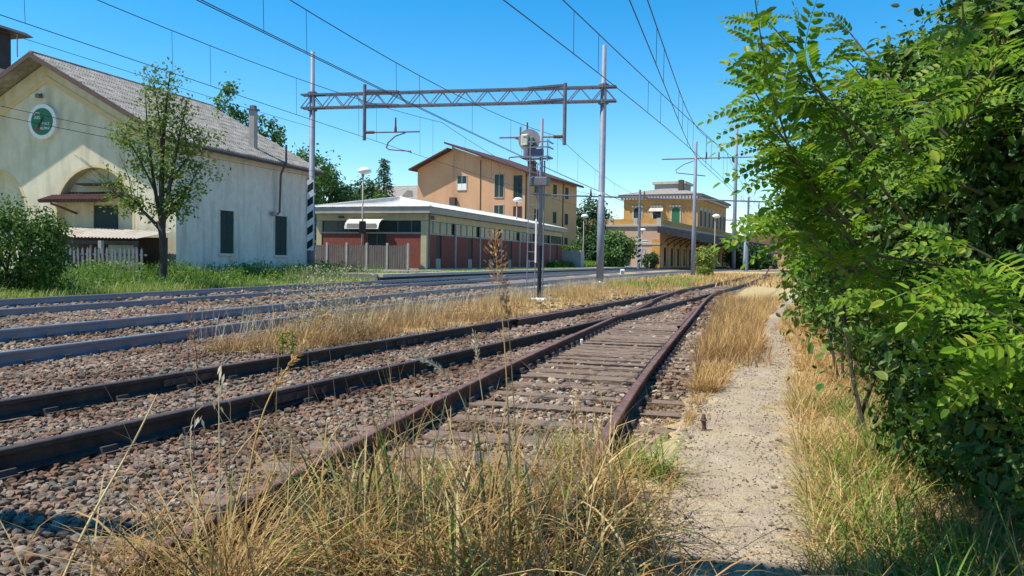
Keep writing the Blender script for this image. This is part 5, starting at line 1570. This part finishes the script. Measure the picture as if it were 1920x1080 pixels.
# tall single stalks in the foreground
def stalk(label, pts, r, m, head=None, hm='seed', hl=.25, n=60, spread=.05, size=(.012, .03), arch_=.0):
    base = Vector(pts[0])
    o = empty('grass_stalk', base, 0, label, 'grass stalk', 'tall grass stalks in the foreground')
    P0 = [Vector(p) - base for p in pts]
    # smooth through the points
    fine = []
    for k in range(len(P0) - 1):
        p0, p1, p2, p3 = P0[max(k - 1, 0)], P0[k], P0[k + 1], P0[min(k + 2, len(P0) - 1)]
        for t in np.linspace(0, 1, 6, endpoint=False):
            fine.append(.5 * ((2 * p1) + (p2 - p0) * t + (2 * p0 - 5 * p1 + 4 * p2 - p3) * t * t + (3 * p1 - p0 - 3 * p2 + p3) * t ** 3))
    fine.append(P0[-1])
    q = len(fine)
    MB().tube(fine, [r * (1 - .7 * k / (q - 1)) for k in range(q)], 5, False).build('culm', M[m], o)
    if head:
        ln = [0.0]
        for a, b in zip(fine[:-1], fine[1:]):
            ln.append(ln[-1] + (b - a).length)
        tot = ln[-1]
        PP, DD = [], []
        for _ in range(n):
            s = tot - hl * random.random()
            k = max(j for j in range(q) if ln[j] <= s + 1e-9); k = min(k, q - 2)
            t = (s - ln[k]) / max(1e-6, ln[k + 1] - ln[k])
            p = fine[k].lerp(fine[k + 1], t); dr_ = (fine[k + 1] - fine[k]).normalized()
            w = spread * (.4 + .6 * math.sin(math.pi * min(1, (tot - s) / hl * .9 + .05)))
            if head == 'panicle':
                sd = Vector((random.gauss(0, 1), random.gauss(0, 1), random.gauss(0, .3))).normalized()
                p = p + sd * w * random.random() ** .7 + dr_ * w * .6
                d_ = (sd * .5 + dr_ * .8 + Vector((0, 0, -.3)))
            elif head == 'oat':
                sd = Vector((random.gauss(0, 1), random.gauss(0, .6), -.6)).normalized()
                p = p + sd * w * random.random()
                d_ = Vector((random.gauss(0, .25), random.gauss(0, .25), -1))
            else:
                sd = Vector((random.gauss(0, 1), random.gauss(0, 1), random.gauss(0, 1))).normalized()
                p = p + sd * w * .35
                d_ = sd * .8 + dr_
            PP.append(p[:]); DD.append(d_[:])
        PP, DD = np.array(PP), np.array(DD)
        B = basis(DD, rng.normal(size=DD.shape))
        sz = rng.uniform(size[0], size[1], len(PP))
        t = np.array([[0, 0, 0], [.4, .16, .04], [.4, -.16, .04], [1, 0, 0]])
        V = np.einsum('nij,kj->nki', B, t) * sz[:, None, None] + PP[:, None, :]
        b = (np.arange(len(PP)) * 4)[:, None]
        if head == 'oat':
            for q_ in range(len(PP)):
                npobj('spikelet', V[q_], None, np.array([[0, 3, 1], [0, 2, 3]]), M[hm], o)
        else:
            tag(npobj('seed_head', V.reshape(-1, 3), None, np.concatenate([b + np.array([[0, 3, 1]]), b + np.array([[0, 2, 3]])], 0), M[hm], o), kind="stuff")
    return o
stalk('tall stalk with feathery russet seed head reaching the brick annex', [(.02, 3.3, 0), (.0, 3.35, .5), (-.03, 3.4, .95), (-.06, 3.4, 1.2), (-.075, 3.4, 1.40)], .0042, 'golden_stalk', 'panicle', 'seed', .22, 170, .05, (.012, .028))
stalk('stalk with narrow golden seed spike just below the russet one', [(.06, 3.2, 0), (.03, 3.2, .5), (-.0, 3.2, .9), (-.03, 3.2, 1.22)], .004, 'golden_stalk', 'spike', 'seed', .17, 90, .022, (.012, .026))
stalk('thick leaning straw stalk at the lower left over the ballast', [(-1.66, 2.85, -.0), (-1.56, 2.9, .28), (-1.43, 3.0, .58), (-1.36, 3.05, .76)], .007, 'stalk')
stalk('golden leaning grass spike left of centre above the black rails', [(-.95, 2.9, 0), (-.98, 2.95, .4), (-.93, 3.0, .72), (-.80, 3.05, .96), (-.71, 3.05, 1.08)], .0045, 'golden_stalk', 'spike', 'straw', .36, 130, .018, (.015, .035))
stalk('nodding pale foxtail curling over the rusty rail', [(-.1, 3.3, 0), (-.12, 3.4, .35), (-.2, 3.4, .68), (-.3, 3.4, .82), (-.39, 3.4, .87)], .004, 'stalk', 'spike', 'oat', .14, 80, .022, (.012, .025))
stalk('upright pale foxtail right of the nodding one', [(-.06, 3.5, 0), (-.1, 3.5, .5), (-.14, 3.5, .8), (-.165, 3.5, .97)], .0035, 'stalk', 'spike', 'oat', .14, 70, .02, (.012, .025))
stalk('wild oat stalk with pale drooping spikelets over the black rail', [(-1.1, 3.0, 0), (-1.12, 3.05, .5), (-1.14, 3.1, .8), (-1.12, 3.1, .92)], .003, 'stalk', 'oat', 'oat', .2, 11, .06, (.03, .05))
stalk('thin wild oat stalk left of the wild oat with drooping spikelets', [(-1.2, 3.1, 0), (-1.24, 3.1, .35), (-1.27, 3.15, .62), (-1.22, 3.15, .70)], .003, 'stalk', 'oat', 'oat', .15, 9, .05, (.03, .05))
stalk('reddish dry dock stalk in front of the main line rails', [(-2.0, 5.0, 0), (-1.99, 5.0, .3), (-1.98, 5.0, .62), (-2.03, 5.0, .95)], .005, 'rust', 'panicle', 'seed', .4, 140, .03, (.012, .03))
stalk('thin upright stalk with small russet head right of centre', [(.28, 3.1, 0), (.27, 3.15, .4), (.25, 3.15, .7)], .003, 'stalk', 'spike', 'seed', .1, 40, .02, (.01, .022))
for k in range(14):
    x = random.uniform(-.9, .55); y = random.uniform(2.8, 3.8)
    l_ = random.uniform(.45, .8)
    dx = random.uniform(-.3, .3)
    pts = [(x, y, 0), (x + dx * .3, y, l_ * .6), (x + dx * .7, y, l_ * .9), (x + dx, y - .05, l_ * .95)]
    MBt = MB().tube(pts, [.003, .0028, .002, .001], 4, False)
    tag(MBt.build('dry_culm', M['stalk']), 'one of the thin bare straw culms sticking out of the foreground tussock', 'grass stalk', 'thin straw culms of the foreground tussock')

# ------------------------------------------------------------------ hedge at the right: robinia and shrubs
def shrub(name, label, cells, mt, stems):
    o = empty(name, (cells[0][0], cells[0][1], 0), 0, label, 'shrub', 'hedge along the path')
    ox, oy = cells[0][0], cells[0][1]
    allV, allQ, nv = [], [], 0
    for (x, y, z, rx, ry, rz, cl, per, lf) in cells:
        C, D = ellipsoid_points((x - ox, y - oy, z), (rx, ry, rz), cl, .5)
        sz = .16 * rng.uniform(.4, 1.7, cl) * (rx + ry + rz) / 3
        P = np.repeat(C, per, 0) + rng.normal(size=(cl * per, 3)) * np.repeat(sz, per)[:, None] * .75
        N = np.repeat(D, per, 0) * .6 + np.repeat(rng.normal(size=(cl, 3)) * .5, per, 0) + rng.normal(size=(cl * per, 3)) * .55
        N[:, 2] += .45
        N /= np.linalg.norm(N, axis=1)[:, None]
        ok = P[:, 2] > .04
        size = lf * np.clip(rng.lognormal(0, .38, int(ok.sum())), .4, 2.1) * np.repeat(rng.uniform(.75, 1.25, cl), per)[ok]
        V, Q = fine_leaves(P[ok], size, N[ok], .52)
        allV.append(V); allQ.append(Q + nv); nv += len(V)
        for s in range(stems):
            a = (x - ox + random.uniform(-.25, .25), y - oy + random.uniform(-.25, .25), -.05)
            b = (x - ox + random.uniform(-.6, .6) * rx, y - oy + random.uniform(-.6, .6) * ry, z + rz * random.uniform(.2, .8))
            MB().tube(wobble_line(a, b, 4, .06), [.018, .015, .012, .008, .004], 5, False).build('stem', M['bark'], o)
    npobj('foliage', np.concatenate(allV), np.concatenate(allQ), None, M[mt], o)
    return o
shrub('hedge_shrub', 'dark leafy shrub nearest the camera at the right edge', [(2.9, 4.5, 1.4, .80, 1.0, 1.15, 420, 80, .047), (2.48, 3.4, .85, .48, .75, .62, 300, 75, .044), (2.75, 3.5, 2.0, .66, .8, .85, 380, 75, .046),
      (2.8, 4.4, .45, .5, .9, .5, 240, 65, .047), (2.75, 4.0, 2.35, .55, .7, .6, 220, 70, .046)], 'shrub', 4)
shrub('hedge_shrub', 'tall green shrub overhanging the path behind the robinia', [(2.72, 5.7, 1.95, .72, .8, .66, 330, 80, .048), (3.45, 6.1, 1.6, .95, 1.1, 1.2, 420, 75, .052), (3.3, 5.6, 2.45, .8, .8, .6, 280, 70, .050), (3.5, 5.9, .55, .5, 1.0, .6, 230, 60, .052)], 'shrub2', 4)
shrub('hedge_shrub', 'middle shrub of the hedge along the path', [(4.3, 8.1, 1.5, 1.0, 1.4, 1.35, 400, 65, .066), (3.85, 8.6, 1.7, .62, 1.0, .75, 250, 60, .062), (4.5, 8.1, .5, .6, 1.3, .55, 190, 55, .066)], 'shrub', 4)
shrub('hedge_shrub', 'light green far shrub where the path narrows', [(5.2, 10.8, 1.45, 1.15, 1.6, 1.4, 330, 55, .085), (6.6, 14.2, 1.4, 1.3, 2.2, 1.35, 320, 55, .11), (5.75, 10.8, .5, .7, 1.6, .5, 170, 50, .08)], 'shrub2', 4)
shrub('hedge_shrub', 'farthest hedge shrub beside the yard', [(10.4, 21, 1.4, 1.7, 3.5, 1.3, 280, 50, .15)], 'shrub2', 4)

# robinia: compound leaf template
def compound_leaf(pairs, L, lw, ll, droop):
    V, Q = [], []
    def curve(t):
        return np.array([L * t, 0, -droop * L * t * t])
    for k in range(pairs * 2 + 1):
        if k == pairs * 2:
            base = curve(1.0); d = np.array([1, 0, -droop * 1.6]); s = np.array([0, 1, 0])
            sc = 1.0
        else:
            t = .18 + .8 * (k // 2) / (pairs - .3)
            sd = 1 if k % 2 else -1
            base = curve(t)
            d = np.array([.35, sd * 1.0, -.18 + random.uniform(-.12, .12)])
            sc = .72 + .4 * math.sin(math.pi * min(1, .2 + t * .75))
        d = d / np.linalg.norm(d)
        up = np.array([0, 0, 1.0]); s = np.cross(up, d); s /= np.linalg.norm(s); u = np.cross(d, s)
        l, w = ll * sc * random.uniform(.9, 1.1), lw * sc
        o = len(V)
        V += [base + d * .003, base + d * l * .3 + s * w * .46 + u * w * .12, base + d * l * .72 + s * w * .42 + u * w * .10, base + d * l - u * l * .06,
              base + d * l * .72 - s * w * .42 + u * w * .10, base + d * l * .3 - s * w * .46 + u * w * .12]
        Q += [(o, o + 3, o + 2, o + 1), (o, o + 5, o + 4, o + 3)]
    n = 5
    for k in range(n):
        a, b = curve(k / n), curve((k + 1) / n)
        o = len(V); w = np.array([0, .0013, 0])
        V += [a - w, a + w, b + w, b - w]; Q.append((o, o + 1, o + 2, o + 3))
    return np.array(V), np.array(Q)
TEMPL = [compound_leaf(p, L, .025, .046, dr_) for p, L, dr_ in ((7, .20, .40), (8, .23, .55), (6, .17, .25), (8, .22, .75))]
leaf_meshes = []
for V, Q in TEMPL:
    me = bpy.data.meshes.new('leaf')
    me.from_pydata(V.tolist(), [], Q.tolist()); me.materials.append(M['robinia'])
    leaf_meshes.append(me)

rob = empty('robinia_tree', (2.25, 3.75, 0), 0, 'robinia with bright feathery leaves reaching over the path', 'tree', 'hedge along the path')
RO = Vector((2.25, 3.75, 0))
MB().tube([(.35, .65, -.1), (.3, .6, .6), (.15, .4, 1.3), (.2, .35, 2.0), (.3, .4, 2.6)], [.035, .032, .026, .018, .008], 8).build('trunk', M['bark'], rob, True)
shoots = [[(2.05, 3.7, .9), (1.37, 3.4, 1.46), (1.11, 3.2, 1.73), (.97, 3.1, 2.02), (.88, 3.0, 2.32)],
          [(1.5, 3.45, 1.35), (1.22, 3.3, 1.66), (1.03, 3.2, 1.86), (.9, 3.1, 2.0)],
          [(1.45, 3.4, 1.45), (1.15, 3.25, 1.70), (.98, 3.15, 1.80)],
          [(1.6, 3.5, 1.5), (1.32, 3.4, 1.72), (1.13, 3.3, 1.70)],
          [(1.75, 3.55, 1.5), (1.45, 3.5, 1.85), (1.25, 3.45, 2.15), (1.18, 3.4, 2.35)],
          [(2.0, 3.6, 1.1), (1.72, 2.9, 1.2), (1.5, 2.5, 1.33), (1.32, 2.5, 1.42)],
          [(2.0, 3.5, .9), (1.7, 2.6, 1.0), (1.48, 2.3, 1.12), (1.36, 2.3, 1.18)],
          [(2.0, 3.6, 1.9), (1.75, 2.9, 2.05), (1.6, 2.7, 2.10), (1.45, 2.75, 2.12)],
          [(2.1, 3.6, .7), (1.85, 3.0, .92), (1.66, 2.85, 1.02)],
          [(2.0, 3.7, 1.9), (1.7, 3.8, 2.25), (1.55, 3.9, 2.5)],
          [(2.0, 3.7, 1.3), (1.6, 3.6, 1.35), (1.42, 3.55, 1.42)],
          [(1.95, 3.7, 2.1), (2.0, 3.6, 2.4), (1.9, 3.5, 2.7)],
          [(1.9, 3.7, 1.7), (1.62, 3.4, 1.75), (1.5, 3.2, 1.78)],
          [(2.05, 3.7, 1.0), (1.75, 3.4, 1.1), (1.6, 3.3, 1.15)]]
for k in range(9):
    a = Vector((2.05 + random.uniform(-.15, .5), 3.7 + random.uniform(-.3, 1.6), random.uniform(.8, 2.0)))
    e = a + Vector((random.uniform(-.5, -.1), random.uniform(-.5, .15), random.uniform(-.05, .4)))
    m_ = a.lerp(e, .5) + Vector((0, 0, .06))
    shoots.append([a[:], m_[:], e[:]])
for k in range(12):
    a = Vector((1.5 + random.uniform(-.12, .22), 3.45 + random.uniform(-.15, .35), random.uniform(1.25, 2.0)))
    e = a + Vector((random.uniform(-.55, -.2), random.uniform(-.3, .05), random.uniform(.05, .42)))
    shoots.append([a[:], (a.lerp(e, .5) + Vector((0, 0, .05)))[:], e[:]])
for k in range(4):
    a = Vector((2.2 + random.uniform(-.2, .3), 3.4 + random.uniform(-.2, .4), random.uniform(1.9, 2.5)))
    e = a + Vector((random.uniform(-.5, -.15), random.uniform(-.55, -.1), random.uniform(-.1, .3)))
    shoots.append([a[:], (a.lerp(e, .5) + Vector((0, 0, .05)))[:], e[:]])
LV = []     # (position, direction, normal, scale)
for si, pts in enumerate(shoots):
    P0 = [Vector(p) - RO for p in pts]
    MB().tube(P0, [.008 - .006 * k / (len(P0) - 1) for k in range(len(P0))], 5, False).build('branch', M['twig'], rob)
    tot = sum((b - a).length for a, b in zip(P0[:-1], P0[1:]))
    step = .048
    s = tot * (.25 if si < 14 else .2); side = 1
    while s < tot:
        r_ = s
        for a, b in zip(P0[:-1], P0[1:]):
            l = (b - a).length
            if r_ <= l:
                p = a.lerp(b, r_ / l); t = (b - a).normalized(); break
            r_ -= l
        ax = t.cross(Vector((random.gauss(0, .3), random.gauss(0, .3), 1))).normalized() * side
        near_tip = s / tot
        d = (ax * (1.1 - .5 * near_tip) + t * (.3 + .7 * near_tip) + Vector((-.45, -.1, random.uniform(-.35, .15)))).normalized()
        LV.append((p, d, Vector((random.gauss(-.35, .3), random.gauss(-.55, .35), .75)), random.uniform(.65, 1.35) * (1 - .45 * max(0, near_tip - .75) / .25)))
        side = -side
        s += step * random.uniform(.7, 1.3)
def leaf_matrix(p, d, nrm, sc):
    s = nrm.cross(d).normalized(); u = d.cross(s)
    return Matrix(((d.x * sc, s.x * sc, u.x * sc, p.x), (d.y * sc, s.y * sc, u.y * sc, p.y), (d.z * sc, s.z * sc, u.z * sc, p.z), (0, 0, 0, 1)))
LV.sort(key=lambda q: (q[0] + RO - Vector((0, 0, 1.3))).length + (.0 if (q[0] + RO).x / (q[0] + RO).y < .68 else 5))
for k, (p, d, nr, sc) in enumerate(LV[:300]):
    o = bpy.data.objects.new('leaf', leaf_meshes[k % 4]); COL.objects.link(o)
    o.parent = rob
    o.matrix_local = leaf_matrix(p, d, nr, sc)
allV, allQ, nv = [], [], 0
for k, (p, d, nr, sc) in enumerate(LV[300:]):
    V, Q = TEMPL[k % 4]
    mtx = np.array(leaf_matrix(p, d, nr, sc))
    allV.append(V @ mtx[:3, :3].T + mtx[:3, 3]); allQ.append(Q + nv); nv += len(V)
if allV:
    tag(npobj('inner_leaves', np.concatenate(allV), np.concatenate(allQ), None, M['robinia'], rob), kind="stuff")

# unseen portal, added so that its beam throws the dark band across the foreground
por = empty('unseen_girder_portal', (-3.3, 2.05, 0), RAD(-10), 'unseen grey box girder portal added left of the camera for its beam shadow', 'gantry')
MB().bar((-16.2, 0, 9.35), (.7, 0, 9.35), .20, .30).build('beam', M['galv'], por)
for x in (-15.4, 0):
    MB().tube([(x, 0, -.1), (x, 0, 9.12)], .13, 12).build('post', M['galv'], por, True)
    MB().bbox(x - .3, x + .3, -.3, .3, -.2, .12, .04).build('foot', M['concrete'], por)
